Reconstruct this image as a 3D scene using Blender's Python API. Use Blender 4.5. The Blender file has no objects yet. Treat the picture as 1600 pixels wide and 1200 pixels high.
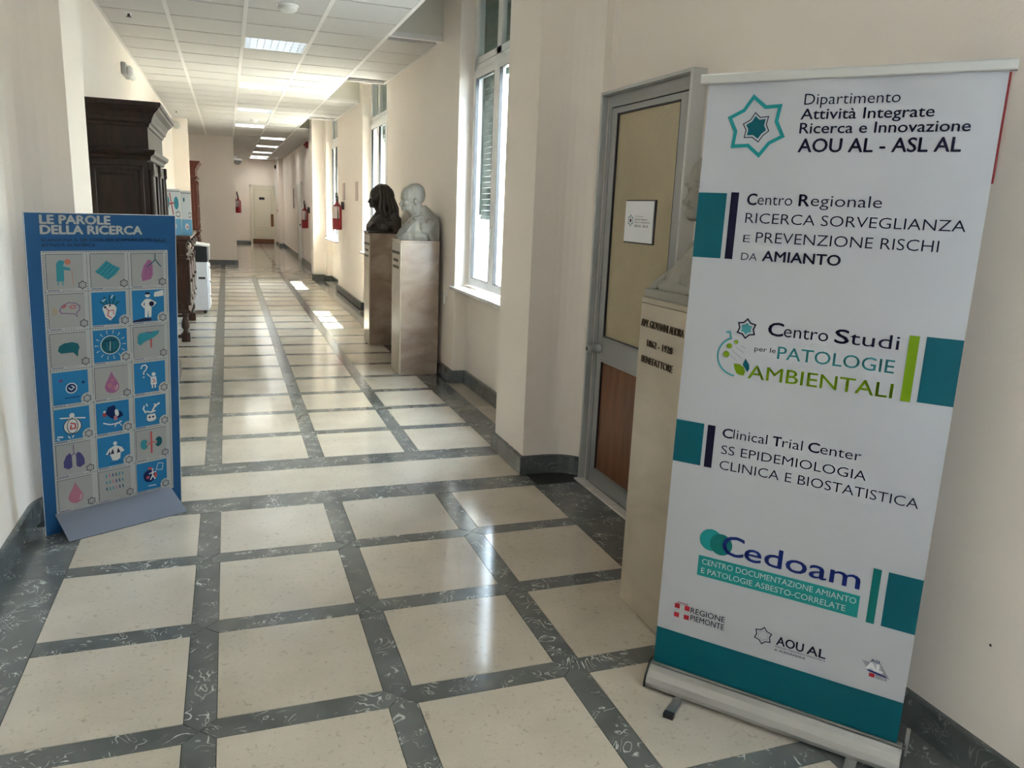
import bpy, bmesh, math, random
from mathutils import Vector, Matrix, Euler
random.seed(7)
PI = math.pi
sc = bpy.context.scene
COL = sc.collection

# ------------------------------------------------------------------ camera
YAW, PITCH, ROLL = (math.radians(a) for a in (20.1528, 12.4727, 2.3782))
CAMH = 1.62
fw = Vector((math.sin(YAW)*math.cos(PITCH), math.cos(YAW)*math.cos(PITCH), -math.sin(PITCH)))
rt = Vector((math.cos(YAW), -math.sin(YAW), 0)); up = rt.cross(fw)
r2 = rt*math.cos(ROLL) + up*math.sin(ROLL); u2 = -rt*math.sin(ROLL) + up*math.cos(ROLL)
cd = bpy.data.cameras.new('camera'); cam = bpy.data.objects.new('camera', cd); COL.objects.link(cam)
M = Matrix((r2, u2, -fw)).transposed().to_4x4(); M.translation = (0, 0, CAMH)
cam.matrix_world = M
cd.sensor_width = 36; cd.lens = 1216.1/1600*36; cd.clip_start = .05; cd.clip_end = 300
sc.camera = cam

# ------------------------------------------------------------------ world, sun, exposure
SKY, SUN, TUBE, TUBE_FILL, TUBE_FAR = 17.0, 85.0, 1.1, 5.8, 14.0
w = bpy.data.worlds.new('sky'); sc.world = w; w.use_nodes = True
bg = w.node_tree.nodes['Background']; bg.inputs[0].default_value = (.76, .85, 1.0, 1); bg.inputs[1].default_value = SKY
sl = bpy.data.lights.new('sun', 'SUN'); sl.energy = SUN; sl.angle = math.radians(.6); sl.color = (1, .95, .86)
so = bpy.data.objects.new('sun', sl); COL.objects.link(so)
so.rotation_euler = Vector((-1, -.03, -1.83)).to_track_quat('-Z', 'Y').to_euler(); so.location = (20, 10, 20)
def portal(x, y0, y1, z0, z1, n):
    l = bpy.data.lights.new('window_portal', 'AREA'); l.shape = 'RECTANGLE'; l.size = z1-z0; l.size_y = y1-y0
    l.cycles.is_portal = True
    o = bpy.data.objects.new('window_portal', l); COL.objects.link(o); o.location = (x, (y0+y1)/2, (z0+z1)/2)
    o.rotation_euler = (0, PI/2 if n < 0 else -PI/2, 0)
WIN = [(4.98, 7.03), (10.40, 12.38), (15.33, 17.15), (.15, 1.25)]
for a, b in WIN: portal(2.20, a, b, .95, 3.55, -1)
portal(-1.16, -3.4, -2.75, .95, 3.55, 1)
vs = sc.view_settings
vs.view_transform = 'Standard'; vs.look = 'None'; vs.gamma = 1; vs.use_curve_mapping = False; vs.exposure = 1.55
try:
    cy = sc.cycles; cy.use_denoising = True; cy.diffuse_bounces = 6; cy.glossy_bounces = 4; cy.max_bounces = 10
    cy.transparent_max_bounces = 12; cy.sample_clamp_indirect = 25; cy.caustics_reflective = False; cy.caustics_refractive = False
except Exception: pass

# ------------------------------------------------------------------ materials
MT = {}
def mat(name, col, rough=.6, metal=0, var=.04, scale=6, bump=0, bscale=60, spec=.5, coat=0, emit=None, es=0):
    if name in MT: return MT[name]
    m = bpy.data.materials.new(name); m.use_nodes = True; nt = m.node_tree; N = nt.nodes; L = nt.links
    b = N['Principled BSDF']; b.inputs['Roughness'].default_value = rough; b.inputs['Metallic'].default_value = metal
    b.inputs['Specular IOR Level'].default_value = spec; b.inputs['Coat Weight'].default_value = coat
    g = N.new('ShaderNodeNewGeometry'); n = N.new('ShaderNodeTexNoise'); n.inputs['Scale'].default_value = scale
    n.inputs['Detail'].default_value = 4; L.new(g.outputs['Position'], n.inputs['Vector'])
    mx = N.new('ShaderNodeMix'); mx.data_type = 'RGBA'
    mx.inputs[6].default_value = tuple(c*(1-var) for c in col)+(1,); mx.inputs[7].default_value = tuple(min(1, c*(1+var)) for c in col)+(1,)
    L.new(n.outputs['Fac'], mx.inputs[0]); L.new(mx.outputs[2], b.inputs['Base Color'])
    if bump:
        n2 = N.new('ShaderNodeTexNoise'); n2.inputs['Scale'].default_value = bscale; n2.inputs['Detail'].default_value = 3
        L.new(g.outputs['Position'], n2.inputs['Vector'])
        bp = N.new('ShaderNodeBump'); bp.inputs['Strength'].default_value = bump; bp.inputs['Distance'].default_value = .004
        L.new(n2.outputs['Fac'], bp.inputs['Height']); L.new(bp.outputs[0], b.inputs['Normal'])
    if emit: b.inputs['Emission Color'].default_value = emit+(1,); b.inputs['Emission Strength'].default_value = es
    MT[name] = m; return m
def nodes(name):
    m = bpy.data.materials.new(name); m.use_nodes = True; MT[name] = m
    nt = m.node_tree; return m, nt.nodes, nt.links, nt.nodes['Principled BSDF']
def ramp(N, pts):
    r = N.new('ShaderNodeValToRGB'); e = r.color_ramp.elements
    while len(e) < len(pts): e.new(.5)
    for k, (p, c) in zip(e, pts): k.position = p; k.color = tuple(c)+(1,) if len(c) == 3 else c
    return r
# beige terrazzo / agglomerate stone
def stone_beige():
    m, N, L, b = nodes('beige_terrazzo')
    g = N.new('ShaderNodeNewGeometry'); oi = N.new('ShaderNodeObjectInfo')
    n = N.new('ShaderNodeTexNoise'); n.inputs['Scale'].default_value = 3.5; n.inputs['Detail'].default_value = 5; L.new(g.outputs['Position'], n.inputs['Vector'])
    r = ramp(N, [(.3, (.485, .43, .35)), (.7, (.575, .515, .43))]); L.new(n.outputs['Fac'], r.inputs[0])
    v = N.new('ShaderNodeTexVoronoi'); v.inputs['Scale'].default_value = 75; L.new(g.outputs['Position'], v.inputs['Vector'])
    r2_ = ramp(N, [(.0, (1.5, 1.48, 1.45)), (.17, (1, 1, 1)), (.75, (1, 1, 1)), (1, (.60, .57, .52))]); L.new(v.outputs['Distance'], r2_.inputs[0])
    v2 = N.new('ShaderNodeTexVoronoi'); v2.inputs['Scale'].default_value = 30; L.new(g.outputs['Position'], v2.inputs['Vector'])
    r3 = ramp(N, [(.0, (.35, .32, .28)), (.075, (1, 1, 1))]); L.new(v2.outputs['Distance'], r3.inputs[0])
    a = N.new('ShaderNodeMix'); a.data_type = 'RGBA'; a.blend_type = 'MULTIPLY'; a.inputs[0].default_value = .6
    L.new(r.outputs[0], a.inputs[6]); L.new(r2_.outputs[0], a.inputs[7])
    c = N.new('ShaderNodeMix'); c.data_type = 'RGBA'; c.blend_type = 'MULTIPLY'; c.inputs[0].default_value = .55
    L.new(a.outputs[2], c.inputs[6]); L.new(r3.outputs[0], c.inputs[7])
    d = N.new('ShaderNodeHueSaturation'); mr = N.new('ShaderNodeMapRange'); mr.inputs[3].default_value = .95; mr.inputs[4].default_value = 1.05
    L.new(oi.outputs['Random'], mr.inputs[0]); L.new(mr.outputs[0], d.inputs['Value']); L.new(c.outputs[2], d.inputs['Color'])
    L.new(d.outputs[0], b.inputs['Base Color']); b.inputs['Roughness'].default_value = .16; b.inputs['Specular IOR Level'].default_value = .5
    n3 = N.new('ShaderNodeTexNoise'); n3.inputs['Scale'].default_value = 9; L.new(g.outputs['Position'], n3.inputs['Vector'])
    mr2 = N.new('ShaderNodeMapRange'); mr2.inputs[3].default_value = .08; mr2.inputs[4].default_value = .17
    L.new(n3.outputs['Fac'], mr2.inputs[0]); L.new(mr2.outputs[0], b.inputs['Roughness'])
    return m
def stone_dark(name='veined_grey_marble', base=(.095, .101, .097), base2=(.150, .157, .151), vein=(.72, .72, .68)):
    m, N, L, b = nodes(name)
    g = N.new('ShaderNodeNewGeometry'); oi = N.new('ShaderNodeObjectInfo')
    sc_ = N.new('ShaderNodeVectorMath'); sc_.operation = 'ADD'
    mu = N.new('ShaderNodeMath'); mu.operation = 'MULTIPLY'; mu.inputs[1].default_value = 37; L.new(oi.outputs['Random'], mu.inputs[0])
    L.new(g.outputs['Position'], sc_.inputs[0]); L.new(mu.outputs[0], sc_.inputs[1])
    n = N.new('ShaderNodeTexNoise'); n.inputs['Scale'].default_value = 6.5; n.inputs['Detail'].default_value = 1.6; n.inputs['Distortion'].default_value = 2.2
    L.new(sc_.outputs[0], n.inputs['Vector'])
    # several contour lines of the noise give curly veins
    m1 = N.new('ShaderNodeMath'); m1.operation = 'MULTIPLY'; m1.inputs[1].default_value = 8; L.new(n.outputs['Fac'], m1.inputs[0])
    m2 = N.new('ShaderNodeMath'); m2.operation = 'FRACT'; L.new(m1.outputs[0], m2.inputs[0])
    m3 = N.new('ShaderNodeMath'); m3.operation = 'SUBTRACT'; m3.inputs[1].default_value = .5; L.new(m2.outputs[0], m3.inputs[0])
    m4 = N.new('ShaderNodeMath'); m4.operation = 'ABSOLUTE'; L.new(m3.outputs[0], m4.inputs[0])
    rr = ramp(N, [(.0, (1, 1, 1)), (.05, (.6, .6, .6)), (.12, (0, 0, 0))]); L.new(m4.outputs[0], rr.inputs[0])
    nm = N.new('ShaderNodeTexNoise'); nm.inputs['Scale'].default_value = 13; nm.inputs['Detail'].default_value = 3; L.new(sc_.outputs[0], nm.inputs['Vector'])
    rm = ramp(N, [(.50, (0, 0, 0)), (.60, (.9, .9, .9))]); L.new(nm.outputs['Fac'], rm.inputs[0])
    mm = N.new('ShaderNodeMath'); mm.operation = 'MULTIPLY'; L.new(rr.outputs[0], mm.inputs[0]); L.new(rm.outputs[0], mm.inputs[1])
    nb = N.new('ShaderNodeTexNoise'); nb.inputs['Scale'].default_value = 5; nb.inputs['Detail'].default_value = 5; nb.inputs['Distortion'].default_value = .8; L.new(sc_.outputs[0], nb.inputs['Vector'])
    rb = ramp(N, [(.3, base), (.7, base2)]); L.new(nb.outputs['Fac'], rb.inputs[0])
    x = N.new('ShaderNodeMix'); x.data_type = 'RGBA'; x.inputs[7].default_value = vein+(1,); L.new(mm.outputs[0], x.inputs[0]); L.new(rb.outputs[0], x.inputs[6])
    L.new(x.outputs[2], b.inputs['Base Color']); b.inputs['Roughness'].default_value = .14; b.inputs['Specular IOR Level'].default_value = .5
    return m
def wood(name, c1, c2, rough=.35, sx=1, axis=2, coat=.15):
    m, N, L, b = nodes(name)
    g = N.new('ShaderNodeNewGeometry'); mp = N.new('ShaderNodeMapping'); s = [14, 14, 14]; s[axis] = 1.4; mp.inputs['Scale'].default_value = s
    L.new(g.outputs['Position'], mp.inputs[0]); n = N.new('ShaderNodeTexNoise'); n.inputs['Scale'].default_value = 2.2*sx; n.inputs['Detail'].default_value = 6; n.inputs['Distortion'].default_value = .7
    L.new(mp.outputs[0], n.inputs['Vector']); r = ramp(N, [(.3, c1), (.7, c2)]); L.new(n.outputs['Fac'], r.inputs[0]); L.new(r.outputs[0], b.inputs['Base Color'])
    b.inputs['Roughness'].default_value = rough; b.inputs['Coat Weight'].default_value = coat; b.inputs['Coat Roughness'].default_value = .2; b.inputs['Specular IOR Level'].default_value = .28
    return m
def travertine(name, c1, c2, rough=.3, scale=3):
    m, N, L, b = nodes(name)
    g = N.new('ShaderNodeNewGeometry'); mp = N.new('ShaderNodeMapping'); mp.inputs['Scale'].default_value = (1, 1, 1.6); L.new(g.outputs['Position'], mp.inputs[0])
    n = N.new('ShaderNodeTexNoise'); n.inputs['Scale'].default_value = scale; n.inputs['Detail'].default_value = 7; n.inputs['Distortion'].default_value = 1.1; L.new(mp.outputs[0], n.inputs['Vector'])
    r = ramp(N, [(.3, c1), (.55, tuple((a+b_)/2 for a, b_ in zip(c1, c2))), (.72, c2)]); L.new(n.outputs['Fac'], r.inputs[0]); L.new(r.outputs[0], b.inputs['Base Color'])
    b.inputs['Roughness'].default_value = rough
    return m
BEIGE = stone_beige(); DARK = stone_dark(); BASEB = stone_dark('baseboard_marble', (.075, .085, .085), (.13, .14, .14), (.27, .28, .28))
WALL = mat('cream_wall_paint', (.80, .728, .660), .55, var=.02, scale=1.5, bump=.25, bscale=45)
TEE = mat('cross_tee_grey', (.34, .33, .32), .5)
WALLW = mat('white_gloss_paint', (.72, .72, .68), .35, var=.02, scale=2)
CEILT = mat('ceiling_tile_white', (.55, .535, .515), .8, var=.02, scale=30, bump=.1, bscale=200)
CEILR = mat('ceiling_rail_white', (.68, .66, .64), .45)
PLAST = mat('upper_plaster', (.62, .60, .54), .8)
WHITE = mat('white_plastic', (.80, .80, .80), .4); BLACK = mat('black_plastic', (.015, .015, .017), .35)
ALU = mat('brushed_aluminium', (.42, .42, .41), .36, .9, bump=.05, bscale=300); ALUD = mat('grey_anodised_aluminium', (.34, .345, .34), .42, .55)
PVC = mat('white_window_frame', (.78, .78, .77), .35); SILL = travertine('sill_marble', (.52, .48, .44), (.68, .65, .62), .2, 8)
GREEN = mat('green_shutter_slat', (.02, .075, .045), .5); RED = mat('extinguisher_red', (.30, .010, .018), .3, coat=.3)
CHERRY = wood('dark_walnut', (.009, .0042, .0028), (.026, .0125, .008), .42, coat=0)
WALN = wood('carved_walnut', (.030, .014, .009), (.075, .038, .024), .32, coat=.25)
REDW = wood('red_mahogany', (.085, .022, .014), (.14, .042, .028), .35)
DOORW = wood('brown_door_panel', (.13, .050, .022), (.19, .082, .040), .3, sx=.8)
PED = travertine('beige_marble', (.40, .34, .26), (.56, .49, .39), .3, 2.2)
PED2 = travertine('brown_veined_marble', (.26, .19, .145), (.45, .36, .29), .25, 3)
MARB = mat('grey_white_marble', (.30, .283, .245), .6, var=.10, scale=10); BRONZE = mat('dark_bronze', (.040, .031, .027), .38, .35, var=.2, scale=12)
def glass(name, tint=(.9, .95, .95), refl=.12):
    m = bpy.data.materials.new(name); m.use_nodes = True; N = m.node_tree.nodes; L = m.node_tree.links
    N.remove(N['Principled BSDF']); t = N.new('ShaderNodeBsdfTransparent'); t.inputs[0].default_value = tint+(1,)
    gl = N.new('ShaderNodeBsdfGlossy'); gl.inputs['Roughness'].default_value = .02; mx = N.new('ShaderNodeMixShader')
    lw = N.new('ShaderNodeLayerWeight'); lw.inputs[0].default_value = .5; pw = N.new('ShaderNodeMath'); pw.operation = 'POWER'; pw.inputs[1].default_value = 5
    ma = N.new('ShaderNodeMath'); ma.operation = 'MULTIPLY_ADD'; ma.inputs[1].default_value = .5; ma.inputs[2].default_value = .03
    L.new(lw.outputs['Facing'], pw.inputs[0]); L.new(pw.outputs[0], ma.inputs[0]); L.new(ma.outputs[0], mx.inputs[0])
    L.new(t.outputs[0], mx.inputs[1]); L.new(gl.outputs[0], mx.inputs[2]); L.new(mx.outputs[0], N['Material Output'].inputs[0]); return m
GLASS = glass('window_glass')
DGLASS = mat('obscured_beige_door_glass', (.40, .335, .215), .22, var=.12, scale=5, bump=.5, bscale=70)

# ------------------------------------------------------------------ mesh builder
class MB:
    def __init__(s): s.v = []; s.f = []; s.m = []; s.mats = []; s.sm = []
    def mi(s, m):
        if m is None: return 0
        if m not in s.mats: s.mats.append(m)
        return s.mats.index(m)
    def add(s, vs_, fs, m=None, smooth=False):
        o = len(s.v); s.v += [tuple(v) for v in vs_]; k = s.mi(m)
        for f in fs: s.f.append(tuple(i+o for i in f)); s.m.append(k); s.sm.append(smooth)
        return s
    def box(s, x0, y0, z0, x1, y1, z1, m=None, bev=0):
        if x0 > x1: x0, x1 = x1, x0
        if y0 > y1: y0, y1 = y1, y0
        if z0 > z1: z0, z1 = z1, z0
        if not bev:
            v = [(x0, y0, z0), (x1, y0, z0), (x1, y1, z0), (x0, y1, z0), (x0, y0, z1), (x1, y0, z1), (x1, y1, z1), (x0, y1, z1)]
            return s.add(v, [(0, 3, 2, 1), (4, 5, 6, 7), (0, 1, 5, 4), (1, 2, 6, 5), (2, 3, 7, 6), (3, 0, 4, 7)], m)
        b = min(bev, (x1-x0)/2.01, (y1-y0)/2.01, (z1-z0)/2.01)
        bm = bmesh.new(); bmesh.ops.create_cube(bm, size=1)
        for q in bm.verts: q.co = Vector(((x0+x1)/2+q.co.x*(x1-x0), (y0+y1)/2+q.co.y*(y1-y0), (z0+z1)/2+q.co.z*(z1-z0)))
        bmesh.ops.bevel(bm, geom=bm.edges[:], offset=b, segments=1, affect='EDGES'); return s.bm(bm, m)
    def bm(s, bm, m=None, smooth=False):
        bm.verts.index_update(); s.add([q.co for q in bm.verts], [[q.index for q in f.verts] for f in bm.faces], m, smooth); bm.free(); return s
    def prism(s, pts, z0, z1, m=None, inset=0, idp=.001):
        n = len(pts)
        if inset:
            cx = sum(p[0] for p in pts)/n; cy = sum(p[1] for p in pts)/n
            top = [(p[0]+(inset if p[0] < cx else -inset), p[1]+(inset if p[1] < cy-1e-6 else -inset if p[1] > cy+1e-6 else 0), z1) for p in pts]
            v = [(q_[0], q_[1], z0) for q_ in top]+[(q_[0], q_[1], z1-idp) for q_ in top]+top
            f = [tuple(range(2*n, 3*n))]
            for k in range(2):
                f += [(k*n+i, k*n+(i+1) % n, (k+1)*n+(i+1) % n, (k+1)*n+i) for i in range(n)]
            return s.add(v, f, m)
        v = [(p[0], p[1], z0) for p in pts]+[(p[0], p[1], z1) for p in pts]
        return s.add(v, [tuple(range(n))[::-1], tuple(range(n, 2*n))]+[(i, (i+1) % n, n+(i+1) % n, n+i) for i in range(n)], m)
    def lathe(s, prof, c, m=None, n=20, axis='Z', smooth=True):
        v = []; f = []
        for (r, h) in prof:
            for i in range(n):
                a = 2*PI*i/n; p = (r*math.cos(a), r*math.sin(a), h)
                if axis == 'X': p = (h, p[0], p[1])
                if axis == 'Y': p = (p[0], h, p[1])
                v.append((c[0]+p[0], c[1]+p[1], c[2]+p[2]))
        for k in range(len(prof)-1):
            f += [(k*n+i, k*n+(i+1) % n, (k+1)*n+(i+1) % n, (k+1)*n+i) for i in range(n)]
        s.add(v, f, m, smooth)
        s.add([v[i] for i in range(n)], [tuple(range(n))[::-1]], m); s.add(v[-n:], [tuple(range(n))], m)
        return s
    def cyl(s, a, b, r, m=None, n=14, r1=None):
        a = Vector(a); b = Vector(b); d = b-a; q = d.to_track_quat('Z', 'Y'); v = []
        for t, rr in ((0, r), (1, r if r1 is None else r1)):
            for i in range(n): v.append(a+d*t+q @ Vector((rr*math.cos(2*PI*i/n), rr*math.sin(2*PI*i/n), 0)))
        s.add(v, [(i, (i+1) % n, n+(i+1) % n, n+i) for i in range(n)], m, True)
        return s.add(v, [tuple(range(n))[::-1], tuple(range(n, 2*n))], m)
    def tube(s, pts, r, m=None, n=8):
        P = [Vector(p) for p in pts]; v = []; q0 = None
        for i, p in enumerate(P):
            d = (P[min(i+1, len(P)-1)]-P[max(i-1, 0)]).normalized(); q = d.to_track_quat('Z', 'Y')
            for k in range(n): v.append(p+q @ Vector((r*math.cos(2*PI*k/n), r*math.sin(2*PI*k/n), 0)))
        s.add(v, [(i*n+k, i*n+(k+1) % n, (i+1)*n+(k+1) % n, (i+1)*n+k) for i in range(len(P)-1) for k in range(n)], m, True)
        return s.add(v, [tuple(range(n))[::-1], tuple(range(len(v)-n, len(v)))], m)
    def ell(s, c, r, m=None, rot=None, seg=16, ring=10):
        bm = bmesh.new(); bmesh.ops.create_uvsphere(bm, u_segments=seg, v_segments=ring, radius=1)
        R = Euler(rot or (0, 0, 0)).to_matrix()
        for q in bm.verts: q.co = Vector(c)+R @ Vector((q.co.x*r[0], q.co.y*r[1], q.co.z*r[2]))
        return s.bm(bm, m, True)
    def rings(s, x0, y0, x1, y1, prof, m=None, back=True):
        """rectangular body with a moulded profile; offsets on the -Y, +Y and +X sides"""
        v = []; f = []
        for z, o in prof: v += [(x0, y0-o, z), (x1+o, y0-o, z), (x1+o, y1+o, z), (x0, y1+o, z)]
        n = len(prof)
        for k in range(n-1): f += [(4*k+i, 4*k+(i+1) % 4, 4*k+4+(i+1) % 4, 4*k+4+i) for i in range(4)]
        f += [(3, 2, 1, 0), tuple(range(4*n-4, 4*n))]
        return s.add(v, f, m)
    def mesh(s, name, off=(0, 0, 0)):
        me = bpy.data.meshes.new(name); me.from_pydata([(v[0]-off[0], v[1]-off[1], v[2]-off[2]) for v in s.v], [], s.f)
        for m in s.mats: me.materials.append(m)
        me.polygons.foreach_set('material_index', s.m); me.polygons.foreach_set('use_smooth', s.sm); me.update(); return me
WLOC = {}
def obj(name, mb, parent=None, m=None, kind=None, label=None, bevel=0):
    """mb in world coordinates (or relative when its parent sits at the origin)"""
    off = WLOC.get(parent.name, (0, 0, 0)) if parent else (0, 0, 0)
    if m is not None and not mb.mats: mb.mats.append(m)
    me = mb.mesh(name, off); o = bpy.data.objects.new(name, me); COL.objects.link(o)
    if parent: o.parent = parent; WLOC[o.name] = off
    if kind: o['kind'] = kind
    if label: o['label'] = label
    if bevel:
        bv = o.modifiers.new('bevel', 'BEVEL'); bv.width = bevel; bv.segments = 2; bv.limit_method = 'ANGLE'
    return o
def thing(name, label, cat, loc=(0, 0, 0), group=None):
    o = bpy.data.objects.new(name, None); COL.objects.link(o); o.location = loc; WLOC[o.name] = tuple(loc)
    o.empty_display_size = .1; o['label'] = label; o['category'] = cat
    if group: o['group'] = group
    return o
def tag(o, label, cat, group=None):
    o['label'] = label; o['category'] = cat
    if group: o['group'] = group
    return o
def struct(name, mb, m=None, parent=None, kind='structure', bevel=0): return obj(name, mb, parent, m, kind if parent is None else None, bevel=bevel)
def copy_tree(root, loc, label=None, group=None):
    r = root.copy(); COL.objects.link(r); r.location = loc; WLOC[r.name] = tuple(loc)
    if label: r['label'] = label
    if group: r['group'] = group
    for ch in root.children:
        c = ch.copy(); COL.objects.link(c); c.parent = r
        for g_ in ch.children: d = g_.copy(); COL.objects.link(d); d.parent = c
    return r
def rb(p0, p1, th, z0, z1, mb, side):
    """wall segment along a polyline; th thick to the given side (+1 = left of travel)"""
def path_wall(mb, pts, th, side, z0, z1, m=None):
    P = [Vector(p) for p in pts]; n = len(P); out = []
    for i in range(n):
        ds = []
        if i > 0: ds.append((P[i]-P[i-1]).normalized())
        if i < n-1: ds.append((P[i+1]-P[i]).normalized())
        ns = [Vector((-d.y, d.x))*side for d in ds]
        nn = ns[0] if len(ns) == 1 else (ns[0]+ns[1])/(1+ns[0].dot(ns[1]))
        out.append(P[i]+nn*th)
    v = []
    for i in range(n): v += [(P[i].x, P[i].y, z0), (out[i].x, out[i].y, z0), (out[i].x, out[i].y, z1), (P[i].x, P[i].y, z1)]
    f = []
    for i in range(n-1):
        a = 4*i; b_ = a+4
        for k in range(4): f.append((a+k, b_+k, b_+(k+1) % 4, a+(k+1) % 4))
    f += [(0, 1, 2, 3), (4*n-1, 4*n-2, 4*n-3, 4*n-4)]
    return mb.add(v, f, m)
def arc(cx, cy, r, a0, a1, n=8): return [(cx+r*math.cos(math.radians(a0+(a1-a0)*i/n)), cy+r*math.sin(math.radians(a0+(a1-a0)*i/n))) for i in range(n+1)]

# ------------------------------------------------------------------ lettering
_fonts = {}
def text_mesh(txt, bold=0.0, space=1.0, scx=1.0):
    k = (txt, bold, space)
    if k in _fonts: return _fonts[k]
    c = bpy.data.curves.new('lettering', 'FONT'); c.body = txt; c.size = 1; c.offset = bold; c.space_character = space; c.resolution_u = 3; c.fill_mode = 'FRONT'
    o = bpy.data.objects.new('lettering_source', c); COL.objects.link(o)
    dg = bpy.context.evaluated_depsgraph_get(); dg.update(); me = bpy.data.meshes.new_from_object(o.evaluated_get(dg))
    vs_ = [(v.co.x, v.co.y) for v in me.vertices]; fs = [tuple(p.vertices) for p in me.polygons]
    bpy.data.objects.remove(o); bpy.data.curves.remove(c); bpy.data.meshes.remove(me)
    _fonts[k] = (vs_, fs); return vs_, fs
CAPH = .729
def put_text(mb, F, txt, s0, s1, t0, cap, m, bold=0.0, h=.0012, ext=0, space=1.0):
    """text from s0 to s1 (exact width), baseline t0, capital height cap; F maps (s,t,h) to space"""
    if bold > 0:
        d_ = cap*bold*2.2
        for dx, dy in ((-d_, 0), (d_, 0), (0, d_*.7), (0, -d_*.7)): put_text(mb, F, txt, s0+dx, s1+dx, t0+dy, cap, m, 0, h, ext if dx > 0 else 0, space)
        return
    vs_, fs = text_mesh(txt, bold, space); xs = [v[0] for v in vs_]; x0, x1 = min(xs), max(xs)
    k = (s1-s0)/(x1-x0); ky = cap/CAPH_REAL
    v = [F(s0+(a-x0)*k, t0+b*ky, h) for a, b in vs_]
    mb.add(v, fs, m)
    if ext:
        from collections import Counter
        e = Counter()
        for f in fs:
            for i in range(len(f)): e[(f[i], f[(i+1) % len(f)])] += 1
        v2 = v+[F(s0+(a-x0)*k, t0+b*ky, 0) for a, b in vs_]; n = len(v)
        mb.add(v2, [(b_, a, a+n, b_+n) for (a, b_) in e if (b_, a) not in e], m)
_v, _f = text_mesh('H'); CAPH_REAL = max(a[1] for a in _v)
def poly(mb, F, pts, m, h=.0012): mb.add([F(a, b, h) for a, b in pts], [tuple(range(len(pts)))], m)
def grid(mb, F, s0, t0, s1, t1, m, h, nx=6, ny=6):
    v = [F(s0+(s1-s0)*i/nx, t0+(t1-t0)*j/ny, h) for j in range(ny+1) for i in range(nx+1)]
    mb.add(v, [(j*(nx+1)+i, j*(nx+1)+i+1, (j+1)*(nx+1)+i+1, (j+1)*(nx+1)+i) for j in range(ny) for i in range(nx)], m, True)
def disc(mb, F, s, t, r, m, h, n=24, ry=None, rot=0):
    ry = ry or r; c, d = math.cos(rot), math.sin(rot)
    poly(mb, F, [(s+r*math.cos(2*PI*i/n)*c-ry*math.sin(2*PI*i/n)*d, t+r*math.cos(2*PI*i/n)*d+ry*math.sin(2*PI*i/n)*c) for i in range(n)], m, h)
def stroke(mb, F, pts, wd, m, h, closed=False):
    P = [Vector(p) for p in pts]; n = len(P)
    a, b = [], []
    for i in range(n):
        p0 = P[(i-1) % n] if (closed or i > 0) else None; p1 = P[(i+1) % n] if (closed or i < n-1) else None
        ds = [x for x in ((P[i]-p0).normalized() if p0 is not None else None, (p1-P[i]).normalized() if p1 is not None else None) if x is not None]
        ns = [Vector((-d.y, d.x)) for d in ds]
        nn = ns[0] if len(ns) == 1 else (ns[0]+ns[1])/max(.3, 1+ns[0].dot(ns[1]))
        a.append(P[i]+nn*wd/2); b.append(P[i]-nn*wd/2)
    v = [F(p.x, p.y, h) for p in a]+[F(p.x, p.y, h) for p in b]
    mb.add(v, [(i, n+i, n+(i+1) % n, (i+1) % n) for i in range(n if closed else n-1)], m)
def ell_pts(s, t, r, ry, a0=0, a1=360, n=24): return [(s+r*math.cos(math.radians(a0+(a1-a0)*i/n)), t+ry*math.sin(math.radians(a0+(a1-a0)*i/n))) for i in range(n+1)]

# ================================================================== FLOOR
CX = [-.1383, .4945, 1.1271]; SW = .0990; LX, RX = -.7198, 1.6997
base = MB().box(-1.05, -4, -.06, 2.25, 34, -.006)
floor = struct('floor', base, mat('floor_grout', (.012, .013, .013), .9))
_cache = {}
def piece(name, pts, m, kind=None, store=None):
    if store is not None: store.prism(pts, -.006, 0, m, .0013); return
    cx = sum(p[0] for p in pts)/len(pts); cy_ = sum(p[1] for p in pts)/len(pts)
    key = (name, m.name)+tuple((round(p[0]-cx, 3), round(p[1]-cy_, 3)) for p in pts)
    if key not in _cache: _cache[key] = MB().prism([(p[0]-cx, p[1]-cy_) for p in pts], -.006, 0, m, .0013).mesh(name)
    o = bpy.data.objects.new(name, _cache[key]); COL.objects.link(o); o.parent = floor; o.location = (cx, cy_, 0)
def rect(x0, y0, x1, y1): return [(x0, y0), (x1, y0), (x1, y1), (x0, y1)]
h = SW/2
cols = [(LX, CX[0]-h), (CX[0]+h, CX[1]-h), (CX[1]+h, CX[2]-h), (CX[2]+h, RX)]
def field(ylo, yhi, centres, far=99, store=None):
    """tiles and inlay strips between two bands; centres = y of the cross strips"""
    ys = [ylo]+[c for c in centres]+[yhi]
    for k in range(len(ys)-1):
        a = ys[k]+(h if k > 0 else 0); b = ys[k+1]-(h if k < len(ys)-2 else 0)
        s_ = store if a > far else None
        for x0, x1 in cols: piece('floor_tile', rect(x0, a, x1, b), BEIGE, store=s_)
        for c in CX:
            p = [(c-h, a), (c, a-h), (c+h, a)] if k > 0 else [(c-h, a), (c+h, a)]
            q = [(c+h, b), (c, b+h), (c-h, b)] if k < len(ys)-2 else [(c+h, b), (c-h, b)]
            piece('inlay_strip', p+q, DARK, store=s_)
    for y in centres:
        s_ = store if y > far else None
        xs = [LX]+CX+[RX]
        for k in range(4):
            p = [(xs[k], y-h), (xs[k], y+h)] if k == 0 else [(xs[k]+h, y-h), (xs[k], y), (xs[k]+h, y+h)]
            q = [(xs[k+1], y+h), (xs[k+1], y-h)] if k == 3 else [(xs[k+1]-h, y+h), (xs[k+1], y), (xs[k+1]-h, y-h)]
            piece('inlay_strip', p+q, DARK, store=s_)
near_c = [2.317-.6365*5+.6365*i for i in range(6)]+[2.955, 3.589]
far_store = MB()
field(-4, -1.5, [], 0, far_store)
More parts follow.
